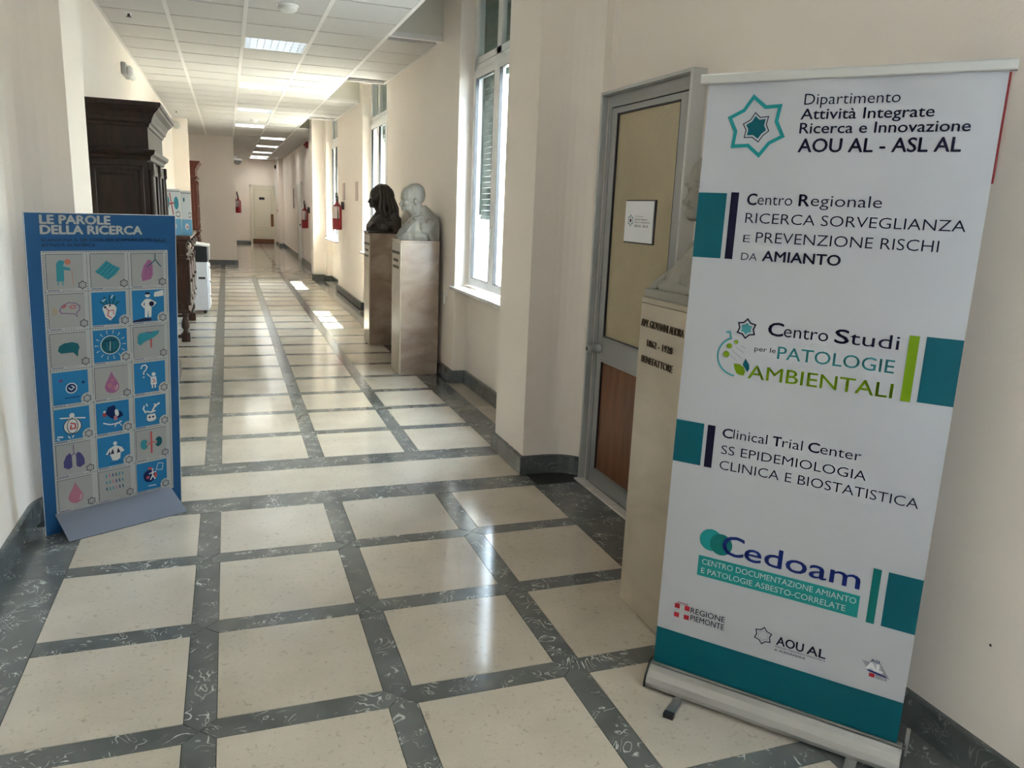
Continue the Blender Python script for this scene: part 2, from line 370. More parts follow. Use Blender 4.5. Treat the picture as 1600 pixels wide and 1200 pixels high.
field(-1.5, 4.167, near_c)
def band(y0, y1, m, x0, x1, off=0, name='border_slab'):
    xs = [x0]+[x for x in [.062+off-.877*2+.877*k for k in range(5)] if x0+.15 < x < x1-.15]+[x1]
    for a, b in zip(xs, xs[1:]): piece(name, rect(a, y0, b, y1), m)
band(4.167, 4.366, DARK, -.70, 1.72); piece('floor_tile', rect(-.68, 4.366, 1.68, 4.791), BEIGE); band(4.791, 4.990, DARK, -.95, 1.95)
zc = [5.577+.6185*i for i in range(20)]
field(4.990, 17.66, zc, 12.3, far_store)
# border slabs along the walls
def border(x0, x1, y0, y1, L_=1.27, m=DARK, nm='border_slab'):
    y = y0
    while y < y1-.05:
        e_ = min(y+L_, y1)
        if y1-e_ < .3: e_ = y1
        piece(nm, rect(x0, y, x1, e_), m, store=far_store if y > 12.3 else None); y = e_
border(-.99, LX, -1.5, 4.167); border(RX, 2.10, -1.5, 4.167)
border(-.99, LX, 4.99, 17.66); border(RX, 1.912, 4.99, 17.66)
border(1.912, 2.12, 5.0, 7.05, 1.1, BEIGE, 'floor_tile'); border(1.912, 2.12, 10.36, 12.40, 1.1, BEIGE, 'floor_tile'); far_store.box(1.912, 15.3, -.006, 2.12, 17.2, 0, BEIGE)
far_store.box(-.99, 17.66, -.006, 2.1, 17.95, 0, DARK)
y = 17.95
while y < 32:
    for x0, x1 in ((-.99, LX), (RX, 2.1)): far_store.box(x0, y, -.006, x1, y+1.24, 0, DARK)
    for x0, x1 in ((LX, CX[0]-h), (CX[0]+h, CX[2]-h), (CX[2]+h, RX)): far_store.box(x0, y, -.006, x1, y+1.14, 0, BEIGE)
    for c in (CX[0], CX[2]): far_store.box(c-h, y, -.006, c+h, y+1.24, 0, DARK)
    far_store.box(LX, y+1.14, -.006, RX, y+1.24, 0, DARK); y += 1.24
o = obj('far_floor_pieces', far_store, floor, kind='stuff')

# ================================================================== WALLS
T = .25
mb = MB()
path_wall(mb, [(-.97, -4), (-.97, -3.4)], T, 1, 0, 4.1); path_wall(mb, [(-.97, -3.4), (-.97, -2.75)], T, 1, 0, .95); path_wall(mb, [(-.97, -3.4), (-.97, -2.75)], T, 1, 3.55, 4.1)
path_wall(mb, [(-.97, -2.75)]+arc(-.74, 4.156, .23, 180, 90)+[(-.70, 4.386), (-.70, 4.93), (-.97, 4.93), (-.97, 17.46), (-.70, 17.46), (-.70, 17.94), (-.97, 17.94), (-.97, 21.40), (.20, 21.40), (.20, 32.1)], T, 1, 0, 4.1)
struct('wall_left', mb, WALL)
mb = MB(); mb.box(.20, 32.1, 0, 2.4, 32.3, 4.1); struct('wall_far', mb, WALL)
mb = MB(); mb.box(-1.3, -4.2, 0, 2.5, -4, 4.1); struct('wall_back', mb, WALL)
DY0, DY1 = 3.27, 4.215
mb = MB()
path_wall(mb, [(2.09, -4), (2.09, .15)], T, -1, 0, 4.1); path_wall(mb, [(2.09, .15), (2.09, 1.25)], T, -1, 0, .95); path_wall(mb, [(2.09, .15), (2.09, 1.25)], T, -1, 3.55, 4.1)
path_wall(mb, [(2.09, 1.25), (2.09, DY0+.02)], T, -1, 0, 4.1); path_wall(mb, [(2.09, DY0+.02), (2.09, DY1-.02)], T, -1, 2.28, 4.1); mb.box(2.16, DY0-.05, 0, 2.34, DY1+.05, 2.4)
path_wall(mb, arc(1.86, 4.156, .23, 10, 90)[0:]+[(1.70, 4.386), (1.70, 4.93), (1.97, 4.93), (1.97, 4.98)], .12, -1, 0, 4.1)
mb.box(2.05, DY1-.02, 0, 2.34, 5.0, 4.1); mb.box(1.95, 4.5, 0, 2.34, 4.98, 4.1)
struct('wall_right', mb, WALL)
mb = MB()
ends = [4.98, 7.03, 10.40, 12.38, 15.33, 17.15]
for a, b in ((7.03, 10.40), (12.38, 15.33)): mb.box(1.97, a, 0, 2.34, b, 4.1)
for a, b in WIN[:3]: mb.box(2.10, a, 0, 2.34, b, .90); mb.box(2.10, a, 3.55, 2.34, b, 4.1)
mb.box(1.97, 17.15, 0, 2.34, 17.46, 4.1); mb.box(1.72, 17.46, 0, 2.34, 17.94, 4.1)
mb.box(1.97, 17.94, 0, 2.34, 30.5, 4.1); mb.box(1.80, 30.5, 0, 2.34, 32.1, 4.1)
struct('wall_window_side', mb, WALL)

def bboard(name, pts, side, hgt=.118, th=.022):
    mb = MB(); path_wall(mb, pts, th, side, 0, hgt-.004); path_wall(mb, pts, th*.75, side, hgt-.004, hgt); struct(name, mb, BASEB)
bboard('baseboard_left', [(-.97, -4)]+arc(-.74, 4.156, .23, 180, 90)+[(-.70, 4.386), (-.70, 4.93), (-.97, 4.93), (-.97, 17.46), (-.70, 17.46), (-.70, 17.94), (-.97, 17.94), (-.97, 21.40), (.20, 21.40), (.20, 32.1), (.82, 32.1)], -1)
bboard('baseboard_right', [(2.09, -4), (2.09, DY0)], 1)
bboard('baseboard_pilaster', arc(1.86, 4.156, .23, 12, 90)+[(1.70, 4.386), (1.70, 4.93), (1.97, 4.93)], 1)
bboard('baseboard_window_side', [(1.97, 4.93), (1.97, 4.98), (2.10, 4.98), (2.10, 7.03), (1.97, 7.03), (1.97, 10.40), (2.10, 10.40), (2.10, 12.38), (1.97, 12.38), (1.97, 15.33), (2.10, 15.33), (2.10, 17.15), (1.97, 17.15), (1.97, 17.46), (1.72, 17.46), (1.72, 17.94), (1.97, 17.94), (1.97, 23.0)], 1, th=.04)
bboard('baseboard_far', [(1.97, 24.0), (1.97, 30.5), (1.80, 30.5), (1.80, 32.1), (1.75, 32.1)], 1)

# ================================================================== CEILING
ZC = 3.16
up_ = MB(); up_.box(-1.3, -4.2, 3.95, 2.5, 4.40, 4.1); up_.box(1.4, 4.9, 3.95, 2.5, 18.2, 4.1); up_.box(-1.3, 4.9, 3.75, 1.5, 32.3, 3.85); up_.box(1.4, 18.0, 3.75, 2.5, 32.3, 3.85)
ceiling = struct('ceiling', up_, PLAST)
obj('near_beam', MB().box(-.97, 4.386, 3.40, 2.09, 4.93, 4.0), ceiling, WALL)
GX = [-.42, .20, .825, 1.45]; cutouts = [(4.5, 7.63), (10.55, 12.68), (15.62, 18.0)]
Y0 = 7.19-.62*4; rows = [Y0+.62*k for k in range(45)]
rows = [r for r in rows if r < 31.9]
LIGHTS = [(.20, .825, r) for r in (8.43, 11.53, 14.63, 17.73)]+[(.825, 1.45, 7.19+.62*k) for k in (22, 27, 32, 36, 38)]
pane = {}; cst = MB()
def cpanel(x0, x1, y0, y1):
    if y0 > 16.4: cst.box(x0+.008, y0+.008, ZC, x1-.008, y1-.008, ZC+.012, CEILT); return
    k = (round(x1-x0, 3), round(y1-y0, 3))
    if k not in pane:
        a, b = k[0]/2-.004, k[1]/2-.004
        m_ = MB().box(-a, -b, .004, a, b, .016, CEILT); m_.prism(rect(-a+.012, -b+.014, a-.012, b-.014), -.005, .004, CEILT); pane[k] = m_.mesh('ceiling_panel')
    o = bpy.data.objects.new('ceiling_panel', pane[k]); COL.objects.link(o); o.parent = ceiling; o.location = ((x0+x1)/2, (y0+y1)/2, ZC)
for y in rows+[rows[-1]+.62]:
    y1 = min(y+.62, 32.1)
    if y1-y < .1: continue
    if y < 4.8: continue
    for x0, x1 in ((-.97, GX[0]), (GX[0], GX[1]), (GX[1], GX[2]), (GX[2], GX[3])):
        if x0 < .1 and y > 21.3: continue
        if any(abs(x0-l[0]) < .02 and abs(y-l[2]) < .3 for l in LIGHTS): continue
        if x0 < -.9 and 17.3 < y < 17.5: pass
        cpanel(x0, x1, y, y1)
    if not any(a-.3 < y+.31 < b for a, b in cutouts): cpanel(GX[3], 1.97, y, y1)
    elif any(a < y+.31 < b for a, b in cutouts): pass
    t_ = MB().box(-.97 if y < 21.3 else .2, y-.006, ZC-.004, GX[3], y+.006, ZC+.02)
    if y < 16.4: obj('cross_tee', t_, ceiling, TEE)
    else: cst.box(-.97 if y < 21.3 else .2, y-.004, ZC-.002, GX[3], y+.004, ZC+.02, TEE)
for a, b in ((7.63, 10.55), (12.68, 15.62), (18.0, 32.1)):
    for y in rows:
        if a < y < b: obj('cross_tee', MB().box(GX[3], y-.005, ZC-.003, 1.97, y+.005, ZC+.02), ceiling, TEE)
obj('far_ceiling_panels', cst, ceiling, kind='stuff')
for x in GX: obj('main_rail', MB().box(x-.017, 4.9 if x < .19 else 4.9, ZC-.008, x+.017, 21.4 if x < .19 else 32.1, ZC+.03), ceiling, CEILR)
obj('edge_rail', MB().box(-.97, 4.95, ZC-.006, -.945, 21.4, ZC+.02), ceiling, CEILR)
obj('edge_rail', MB().box(1.945, 7.66, ZC-.006, 1.97, 10.52, ZC+.02), ceiling, CEILR); obj('edge_rail', MB().box(1.945, 12.7, ZC-.006, 1.97, 15.6, ZC+.02), ceiling, CEILR)
for a, b in cutouts:   # fascias of the window recesses
    f_ = MB()
    if a > 5: f_.box(1.45, a-.02, ZC+.02, 2.10, a, 3.95)
    f_.box(1.45, b, ZC+.03, 2.10, b+.02, 3.95); f_.box(1.45, a, ZC+.03, 1.47, b, 3.95)
    obj('recess_fascia', f_, ceiling, PLAST)
    obj('recess_trim', MB().box(1.45, b-.012, ZC-.012, 1.97, b+.02, ZC+.035), ceiling, CEILR)
    if a > 5: obj('recess_trim', MB().box(1.45, a-.02, ZC-.012, 1.97, a+.012, ZC+.035), ceiling, CEILR)
# lights
LM = mat('fluorescent_tube', (1, 1, 1), .5, emit=(.82, .93, 1.0), es=TUBE); LMF = mat('far_lamp_tube', (1, 1, 1), .5, emit=(1, .97, .88), es=TUBE_FAR); LM_FILL = mat('fill_lamp_tube', (1, 1, 1), .5, emit=(.98, .98, 1), es=TUBE_FILL); LOUV = mat('louvre_white', (.80, .82, .84), .3)
def make_light(loc, label, grp, LM=LM):
    t = thing('ceiling_light', label, 'ceiling light', loc, grp); x, y, z = loc
    hx, hy = .303, .30
    f_ = MB(); f_.box(x-hx, y-hy, z-.004, x+hx, y-hy+.02, z+.09); f_.box(x-hx, y+hy-.02, z-.004, x+hx, y+hy, z+.09)
    f_.box(x-hx, y-hy+.02, z-.004, x-hx+.02, y+hy-.02, z+.09); f_.box(x+hx-.02, y-hy+.02, z-.004, x+hx, y+hy-.02, z+.09); f_.box(x-hx, y-hy, z+.09, x+hx, y+hy, z+.1)
    obj('housing', f_, t, LOUV)
    for k in range(4): obj('tube', MB().cyl((x-.27, y-.21+.14*k, z+.055), (x+.27, y-.21+.14*k, z+.055), .013, LM, 8), t)
    l_ = MB()
    for k in range(1, 4): l_.box(x-hx+.02, y-hy+.15*k-.007, z, x+hx-.02, y-hy+.15*k+.007, z+.035)
    for k in range(1, 9): l_.box(x-hx+.067*k-.003, y-hy+.02, z+.002, x-hx+.067*k+.003, y+hy-.02, z+.03)
    obj('louvre', l_, t, LOUV); return t
names_l = ['square louvred ceiling light nearest to the camera, bluish white', 'second louvred ceiling light in the row above the corridor', 'third ceiling light from the camera above the corridor', 'fourth ceiling light, beside the far smoke detector',
 'first glowing ceiling light of the narrow far corridor', 'second glowing light of the narrow far corridor ceiling', 'middle glowing light of the narrow far corridor ceiling', 'fourth glowing light of the narrow far corridor ceiling', 'glowing ceiling light closest to the far end wall']
L0 = None
for (x0, x1, yy), nm in zip(LIGHTS, names_l):
    loc = ((x0+x1)/2, yy+.31, ZC)
    if L0 is None: L0 = make_light(loc, nm, 'square ceiling lights')
    elif yy < 17: copy_tree(L0, loc, nm)
    elif yy < 18: LF = make_light(loc, nm, 'square ceiling lights', LMF)
    else: copy_tree(LF, loc, nm)
for x_, y_, nm in ((1.15, 2.7, 'added fill light over the door, above the view'), (1.15, .9, 'added fill light straight above the camera'), (1.15, -1.6, 'added fill light behind the camera')): make_light((x_, y_, 3.90), nm, 'square ceiling lights', LM_FILL)  # unseen lamps added as fill for the near walls and banner
# narrow lights leave the panel rows open beside them: nothing else to fill

# ================================================================== WINDOWS
def window(idx, y0, y1, z0=.935, z1=3.55, detail=True):
    root = bpy.data.objects.new('window_%d' % idx, None); COL.objects.link(root); root['kind'] = 'structure'; WLOC[root.name] = (0, 0, 0)
    xa, xb = 2.105, 2.17; TR0, TR1 = 2.79, 2.86
    f_ = MB(); f_.box(xa, y0, z0, xb, y0+.06, z1); f_.box(xa, y1-.06, z0, xb, y1, z1); f_.box(xa, y0, z0, xb, y1, z0+.04); f_.box(xa, y0, z1-.06, xb, y1, z1); f_.box(xa, y0, TR0, xb, y1, TR1)
    obj('frame', f_, root, PVC, bevel=.004)
    n = 3; yi0, yi1 = y0+.06, y1-.06; p = (yi1-yi0)/n
    for k in range(n):
        a, b = yi0+p*k, yi0+p*(k+1)
        s_ = MB(); fw_ = .07; xs, xe = xa-.022, xa+.03; zb, zt = z0+.012, TR0+.012
        s_.box(xs, a, zb, xe, a+fw_, zt); s_.box(xs, b-fw_, zb, xe, b, zt); s_.box(xs, a+fw_, zb, xe, b-fw_, zb+.065); s_.box(xs, a+fw_, zt-.065, xe, b-fw_, zt)
        so_ = obj('sash', s_, root, PVC, bevel=.004)
        g_ = MB().box(xa+.005, a+fw_, zb+.065, xa+.012, b-fw_, zt-.065); obj('pane', g_, so_, GLASS)
        q = MB(); e_ = .006
        for (ya, yb, za, zb_) in ((a+fw_, a+fw_+e_, zb+.065, zt-.065), (b-fw_-e_, b-fw_, zb+.065, zt-.065), (a+fw_, b-fw_, zb+.065, zb+.065+e_), (a+fw_, b-fw_, zt-.065-e_, zt-.065)): q.box(xa-.0225, ya, za, xa+.005, yb, zb_)
        obj('gasket', q, so_, BLACK)
        if k == n-1:
            hd = MB().box(xs-.012, a+.018, 1.33, xs, a+.045, 1.47, None, .004); hd.box(xs-.045, a+.024, 1.395, xs-.012, a+.04, 1.41); hd.box(xs-.055, a+.022, 1.30, xs-.04, a+.042, 1.415, None, .006)
            obj('handle', hd, so_, WHITE)
        t_ = MB(); t_.box(xa-.01, a, TR1, xa+.03, a+.05, z1-.05); t_.box(xa-.01, b-.05, TR1, xa+.03, b, z1-.05); t_.box(xa-.01, a, TR1, xa+.03, b, TR1+.05)
        to_ = obj('top_light', t_, root, PVC); obj('pane', MB().box(xa+.005, a+.05, TR1+.05, xa+.012, b-.05, z1-.05), to_, GLASS)
    obj('sill', MB().box(1.915, y0-.0, .895, 2.11, y1+.0, .925, None, .004) if detail else MB().box(2.0, y0, .9, 2.11, y1, .93), root, SILL)
    return root
for i, (a, b) in enumerate(WIN): window(i+1, a, b, detail=i < 3)
root = bpy.data.objects.new('window_5', None); COL.objects.link(root); root['kind'] = 'structure'; WLOC[root.name] = (0, 0, 0)  # unseen window behind the camera, added to light the right wall
f_ = MB()
for ya in (-3.4, -2.81): f_.box(-1.12, ya, .95, -1.06, ya+.06, 3.55)
for za in (.95, 2.8, 3.49): f_.box(-1.12, -3.4, za, -1.06, -2.75, za+.06)
f_ = obj('frame', f_, root, PVC); obj('pane', MB().box(-1.095, -3.4, .95, -1.088, -2.75, 3.55), f_, GLASS)
# roller shutters and their tilted lower leaves outside
def shutter(y0, y1, leaf_y0, leaf_y1, zlow, lab, out=False):
    t = thing('window_shutter', lab, 'shutter', (2.3, (y0+y1)/2, 2.9), 'green slatted shutters outside the corridor windows'); z = 2.72; k = 0
    while z < 3.55:
        obj('slat', MB().box(2.200, y0+.02, z+.001, 2.213, y1-.02, z+.0485, GREEN, .003), t); z += .05; k += 1
    z = 2.72
    while z > zlow:
        obj('slat', MB().box(2.200, leaf_y0, z-.049, 2.213, leaf_y1, z-.0015, GREEN, .003), t); z -= .05
    b_ = MB(); b_.box(2.195, leaf_y0, z-.03, 2.218, leaf_y1, z); obj('bottom_rail', b_, t, GREEN)
    if out:
        n_ = 9
        for i in range(n_):
            xa_ = 2.22+.23*i/n_; za_ = 2.70-(2.70-2.29)*i/n_; xb_ = 2.22+.23*(i+.9)/n_; zb_ = 2.70-(2.70-2.29)*(i+.9)/n_
            q_ = MB(); q_.add([(xa_, y0+.02, za_), (xb_, y0+.02, zb_), (xb_, y1-.02, zb_), (xa_, y1-.02, za_), (xa_+.01, y0+.02, za_+.006), (xb_+.01, y0+.02, zb_+.006), (xb_+.01, y1-.02, zb_+.006), (xa_+.01, y1-.02, za_+.006)], [(0, 3, 2, 1), (4, 5, 6, 7), (0, 1, 5, 4), (1, 2, 6, 5), (2, 3, 7, 6), (3, 0, 4, 7)], GREEN); obj('slat', q_, t)
    obj('guide', MB().box(2.19, y0, zlow, 2.23, y0+.02, 3.55), t, GREEN); obj('guide', MB().box(2.19, y1-.02, zlow, 2.23, y1, 3.55), t, GREEN)
shutter(4.98, 7.03, 6.76, 7.01, 1.58, 'half-lowered dark green slatted shutter outside the window beside the door')
shutter(10.40, 12.38, 10.42, 12.36, 2.70, 'green shutter outside the window behind the bronze bust', True)
shutter(15.33, 17.15, 15.35, 17.13, 2.70, 'green shutter outside the far window beyond the fire extinguisher', True)

# ================================================================== OUTSIDE
PLW = mat('outside_plaster', (.72, .66, .55), .9, var=.08, scale=2)
gd = MB().box(2.35, -20, -.5, 60, 60, -.4); struct('courtyard_ground', gd, mat('courtyard_paving', (.24, .23, .21), .9, var=.1, scale=3))
bt = thing('sun_block_building', 'pale building across the courtyard, added to keep sun off the nearest window', 'building', (9, 4, -.4))  # placed and raised to block the sun from the nearest window
obj('wall', MB().box(9, -12, -.4, 15, 10.0, 17.0, PLW), bt)
wn = MB()
for k in range(8):
    for zz in (1.2, 4.6, 8.0):
        y_ = -7.5+2.3*k; o = obj('window', MB().box(8.93, y_, zz, 9.02, y_+1.0, zz+1.7, PVC), bt); obj('pane', MB().box(8.92, y_+.08, zz+.08, 8.935, y_+.92, zz+1.62, mat('far_pane', (.12, .14, .15), .1)), o)
for k in range(26): obj('wall_course', MB().box(8.985, -9, -.1+.33*k, 9.0, 10.0, .02+.33*k, mat('course_band', (.60, .54, .44), .9)), bt)

b2_ = thing('garden_building', 'low brick-coloured building farther along the courtyard, seen through the nearer sash', 'building', (7.5, 14, -.4))
obj('wall', MB().box(7.5, 13.5, -.4, 14, 48, 4.6, PLW), b2_)
for k in range(14): obj('wall_course', MB().box(7.485, 13.485, -.1+.33*k, 7.5, 48, .02+.33*k, MT['course_band']), b2_); 
for k in range(9): o = obj('window', MB().box(7.44, 15.5+3.4*k, .9, 7.51, 16.7+3.4*k, 2.7, PVC), b2_); obj('pane', MB().box(7.43, 15.6+3.4*k, 1.0, 7.445, 16.6+3.4*k, 2.6, MT['far_pane']), o)
# ================================================================== DOORS
d1 = bpy.data.objects.new('door_1', None); COL.objects.link(d1); d1['kind'] = 'structure'; WLOC['door_1'] = (0, 0, 0)
f_ = MB(); cz = 2.295
f_.box(2.01, DY0, 0, 2.10, DY0+.018, cz); f_.box(2.01, DY1-.018, 0, 2.10, DY1, cz); f_.box(2.01, DY0+.018, cz-.018, 2.10, DY1-.018, cz)
obj('casing', f_, d1, mat('pale_aluminium', (.50, .50, .49), .4, .5), bevel=.003)
f_ = MB(); f_.box(2.055, DY0+.018, 0, 2.10, DY0+.075, cz-.018); f_.box(2.055, DY1-.075, 0, 2.10, DY1-.018, cz-.018); f_.box(2.055, DY0+.075, cz-.08, 2.10, DY1-.075, cz-.018)
f_.box(2.045, DY0+.05, 0, 2.055, DY0+.075, cz-.06); f_.box(2.045, DY1-.075, 0, 2.055, DY1-.05, cz-.06); f_.box(2.045, DY0+.075, cz-.085, 2.055, DY1-.075, cz-.06)
obj('door_frame', f_, d1, ALUD, bevel=.002)
a, b = DY0+.08, DY1-.08
f_ = MB(); lx0, lx1 = 2.048, 2.085
f_.box(lx0, a, .012, lx1, a+.06, 2.205); f_.box(lx0, b-.06, .012, lx1, b, 2.205); f_.box(lx0, a+.06, 2.175, lx1, b-.06, 2.205); f_.box(lx0, a+.06, .775, lx1, b-.06, .925); f_.box(lx0, a+.06, .012, lx1, b-.06, .115)
for z_ in (.785, .915, .105): f_.box(lx0-.004, a+.055, z_-.006, lx0, b-.055, z_+.006)
lf = obj('door_leaf', f_, d1, ALUD, bevel=.002)
obj('glass_panel', MB().box(2.062, a+.06, .925, 2.070, b-.06, 2.175, DGLASS), lf)
obj('lower_panel', MB().box(2.060, a+.06, .115, 2.070, b-.06, .775, DOORW), lf)
q = MB()
for (ya, yb, za, zb) in ((a+.06, a+.068, .925, 2.175), (b-.068, b-.06, .925, 2.175), (a+.06, b-.06, 2.167, 2.175), (a+.06, b-.06, .925, .931), (a+.06, a+.064, .115, .775), (b-.064, b-.06, .115, .775)): q.box(2.050, ya, za, 2.064, yb, zb)
obj('gasket', q, lf, BLACK)
q = MB(); q.lathe([(.030, 0), (.030, .008), (.022, .012), (.022, .045), (.026, .047), (.026, .075), (.020, .08)], (0, 0, 0), ALU, 20, 'X'); q.lathe([(.012, .0801), (.012, .082)], (0, 0, 0), BLACK, 12, 'X')
q.v = [(2.048-v[0], b-.03+v[1], .85+v[2]) for v in q.v]; obj('lock_knob', q, lf)
obj('threshold', MB().box(1.985, DY0-.0, 0, 2.045, DY1, .014, None, .003), d1, SILL)
# notice on the door
F = lambda s, t, h_: (2.058-h_, 3.905-s, 1.485+t)
NAVY = mat('navy_ink', (.008, .010, .045), .5, var=0); TEAL = mat('teal_print', (.010, .20, .235), .45, var=.02); GREY = mat('grey_ink', (.25, .25, .27), .6, var=0)
t = thing('door_notice', 'white paper notice with a dark edge fixed to the beige door glass', 'notice', (2.055, 3.75, 1.485))
obj('backing', MB().box(2.058, 3.585, 1.480, 2.0615, 3.910, 1.708, BLACK), t)
obj('paper', MB().box(2.054, 3.600, 1.487, 2.058, 3.905, 1.702, mat('white_paper', (.78, .79, .82), .35)), t)
q = MB(); G = lambda s, t_, h_: F(s, t_, .0045+h_)
def star(cx, cy_, R, r_, rot=0, n=6): return [(cx+(R if i % 2 == 0 else r_)*math.sin(PI*i/n+rot), cy_+(R if i % 2 == 0 else r_)*math.cos(PI*i/n+rot)) for i in range(2*n)]
stroke(q, G, star(.065, .115, .030, .021), .005, TEAL, .0003, True); poly(q, G, star(.065, .115, .014, .009), NAVY, .0003)
put_text(q, G, 'Dipartimento', .115, .205, .134, .009, GREY, 0, .0003); put_text(q, G, 'Attività Integrate', .112, .245, .118, .010, NAVY, 0, .0003)
put_text(q, G, 'Ricerca e Innovazione', .112, .270, .103, .010, NAVY, 0, .0003); put_text(q, G, 'AOU AL - ASL AL', .112, .262, .082, .013, NAVY, .01, .0003)
obj('lettering', q, t)
# far end door
d2 = bpy.data.objects.new('door_2', None); COL.objects.link(d2); d2['kind'] = 'structure'; WLOC['door_2'] = (0, 0, 0)
DW = mat('cream_door_paint', (.66, .62, .50), .4)
f_ = MB(); yd = 32.1; f_.box(.82, yd-.03, 0, .90, yd, 2.22); f_.box(1.68, yd-.03, 0, 1.76, yd, 2.22); f_.box(.82, yd-.03, 2.14, 1.76, yd, 2.22); obj('casing', f_, d2, DW, bevel=.006)
lf = obj('door_leaf', MB().box(.90, yd-.015, .01, 1.68, yd, 2.14, DW), d2)
f_ = MB()
for (x0, x1, z0, z1) in ((.98, 1.60, .62, 2.04), (.98, 1.60, .27, .52)): stroke(f_, lambda s, t_, h_: (s, yd-.015-h_, t_), [(x0, z0), (x1, z0), (x1, z1), (x0, z1)], .025, mat('panel_moulding', (.56, .52, .42), .4), .006, True)
obj('moulding', f_, lf); obj('kick_plate', MB().box(.90, yd-.020, .01, 1.68, yd-.0152, .20, DOORW), lf); obj('push_plate', MB().box(1.57, yd-.022, .68, 1.70, yd-.0152, 1.15, DOORW), lf)
obj('name_plate', MB().box(1.16, yd-.021, 1.68, 1.36, yd-.0152, 1.77, BLACK), lf)
# white door in the far right wall
d3 = bpy.data.objects.new('door_3', None); COL.objects.link(d3); d3['kind'] = 'structure'; WLOC['door_3'] = (0, 0, 0)
f_ = MB(); f_.box(1.93, 22.9, 0, 1.97, 22.98, 2.2); f_.box(1.93, 24.0, 0, 1.97, 24.08, 2.2); f_.box(1.93, 22.9, 2.12, 1.97, 24.08, 2.2); obj('casing', f_, d3, WALLW, bevel=.005)
lf = obj('door_leaf', MB().box(1.945, 22.98, .01, 1.97, 24.0, 2.12, WALLW), d3); obj('handle', MB().box(1.90, 23.06, 1.0, 1.945, 23.20, 1.03, BLACK, .005), lf)

# ================================================================== ROLL-UP BANNER
BL = Vector((1.379, 2.141, .09)); bd = Vector((.632, -.775, 0)).normalized(); bn = Vector((-bd.y, bd.x, 0)) # bn points to the wall
bu = (Vector((0, 0, 1))+bn*.02).normalized(); bf = bu.cross(bd)*-1
if bf.dot(bn) > 0: bf = -bf
def wav(s, t):
    k = max(0, (t-.9))/1.05
    return .0035*math.sin(s*9+1.2)*math.sin(t*1.6)+.004*k*k*math.sin(s*17+.5+1.3*t)+.002*math.sin(s*5+t*3)
def BF(s, t, h_): p = BL+bd*s+bu*t+bf*(h_+wav(s, t)); return (p.x, p.y, p.z)
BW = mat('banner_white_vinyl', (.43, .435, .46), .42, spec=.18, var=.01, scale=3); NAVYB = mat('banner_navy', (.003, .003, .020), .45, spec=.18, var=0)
TEALB = mat('banner_teal', (.001, .088, .120), .42, spec=.18, var=.01); TEALS = mat('banner_star_teal', (.012, .235, .245), .42, spec=.18, var=.01); TEALD = mat('banner_deep_green', (.004, .14, .13), .42, spec=.18, var=0)
BLUEB = mat('banner_blue', (.006, .018, .14), .42, spec=.18, var=0); TEALL = mat('banner_light_teal', (.055, .26, .28), .42, spec=.18, var=0); OLIVE = mat('banner_olive_green', (.145, .25, .003), .42, spec=.18, var=.01)
TB = mat('banner_strip_teal', (.01, .24, .235), .42, spec=.18, var=0); REDP = mat('print_red', (.38, .02, .03), .45, spec=.18, var=0); WPR = mat('print_white', (.68, .68, .70), .45, spec=.18, var=0)
ban = thing('roll_up_banner', 'tall white roll-up banner with teal blocks and health centre names, right foreground', 'banner', (BL.x+bd.x*.38, BL.y+bd.y*.38, 0))
SX0, SX1 = -.014, .769
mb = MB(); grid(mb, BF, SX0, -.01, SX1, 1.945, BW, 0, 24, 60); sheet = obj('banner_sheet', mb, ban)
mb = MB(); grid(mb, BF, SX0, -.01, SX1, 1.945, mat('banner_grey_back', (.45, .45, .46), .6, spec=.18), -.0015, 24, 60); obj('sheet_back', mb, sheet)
def bp(name, fn):
    q = MB(); fn(q); obj(name, q, sheet)
if 1:
    for (a, b_, c, d, m_) in ((SX0, .075, 1.414, 1.613, TEALB), (.088, .112, 1.414, 1.616, NAVYB), (.635, .661, 1.047, 1.236, OLIVE), (.678, SX1, 1.050, 1.237, TEALB), (SX0, .080, .739, .881, TEALB), (.092, .117, .738, .880, NAVYB),
                              (.634, .657, .355, .531, TEALD), (.676, SX1, .356, .530, TEALB), (SX0, SX1, -.01, .131, TEALB), (.107, .609, .360, .432, TB)): bp('printed_block', lambda q: grid(q, BF, a, c, b_, d, m_, .0012, 8, 6))
so_pts = [(.124, 1.9), (.165, 1.867), (.211, 1.869), (.204, 1.823), (.228, 1.777), (.188, 1.757), (.159, 1.719), (.121, 1.75), (.072, 1.748), (.076, 1.795), (.054, 1.837), (.097, 1.859)]
sm_pts = [(.135, 1.848), (.151, 1.834), (.175, 1.836), (.171, 1.813), (.18, 1.795), (.164, 1.782), (.152, 1.764), (.132, 1.778), (.109, 1.777), (.112, 1.799), (.102, 1.816), (.123, 1.828)]
def shrink(p, k):
    cx = sum(a for a, _ in p)/len(p); cy_ = sum(b_ for _, b_ in p)/len(p); return [(cx+(a-cx)*k, cy_+(b_-cy_)*k) for a, b_ in p]
def emblem(q):
    stroke(q, BF, shrink(so_pts, .93), .0105, TEALS, .0014, True); stroke(q, BF, sm_pts, .0028, NAVYB, .0014, True); c = shrink(sm_pts, .78)
    cx = sum(a for a, _ in c)/12; cy_ = sum(b_ for _, b_ in c)/12
    for i in range(12): poly(q, BF, [(cx, cy_), c[i], c[(i+1) % 12]], TEALB, .0014)
bp('star_emblem', emblem)
TH = -.006
def L_(txt, s0, s1, t0, cap, m_=NAVYB, bold=0.0, nm='lettering', space=1.0): bp(nm, lambda q: put_text(q, BF, txt, s0, s1, t0, cap, m_, bold, .0016, 0, space))
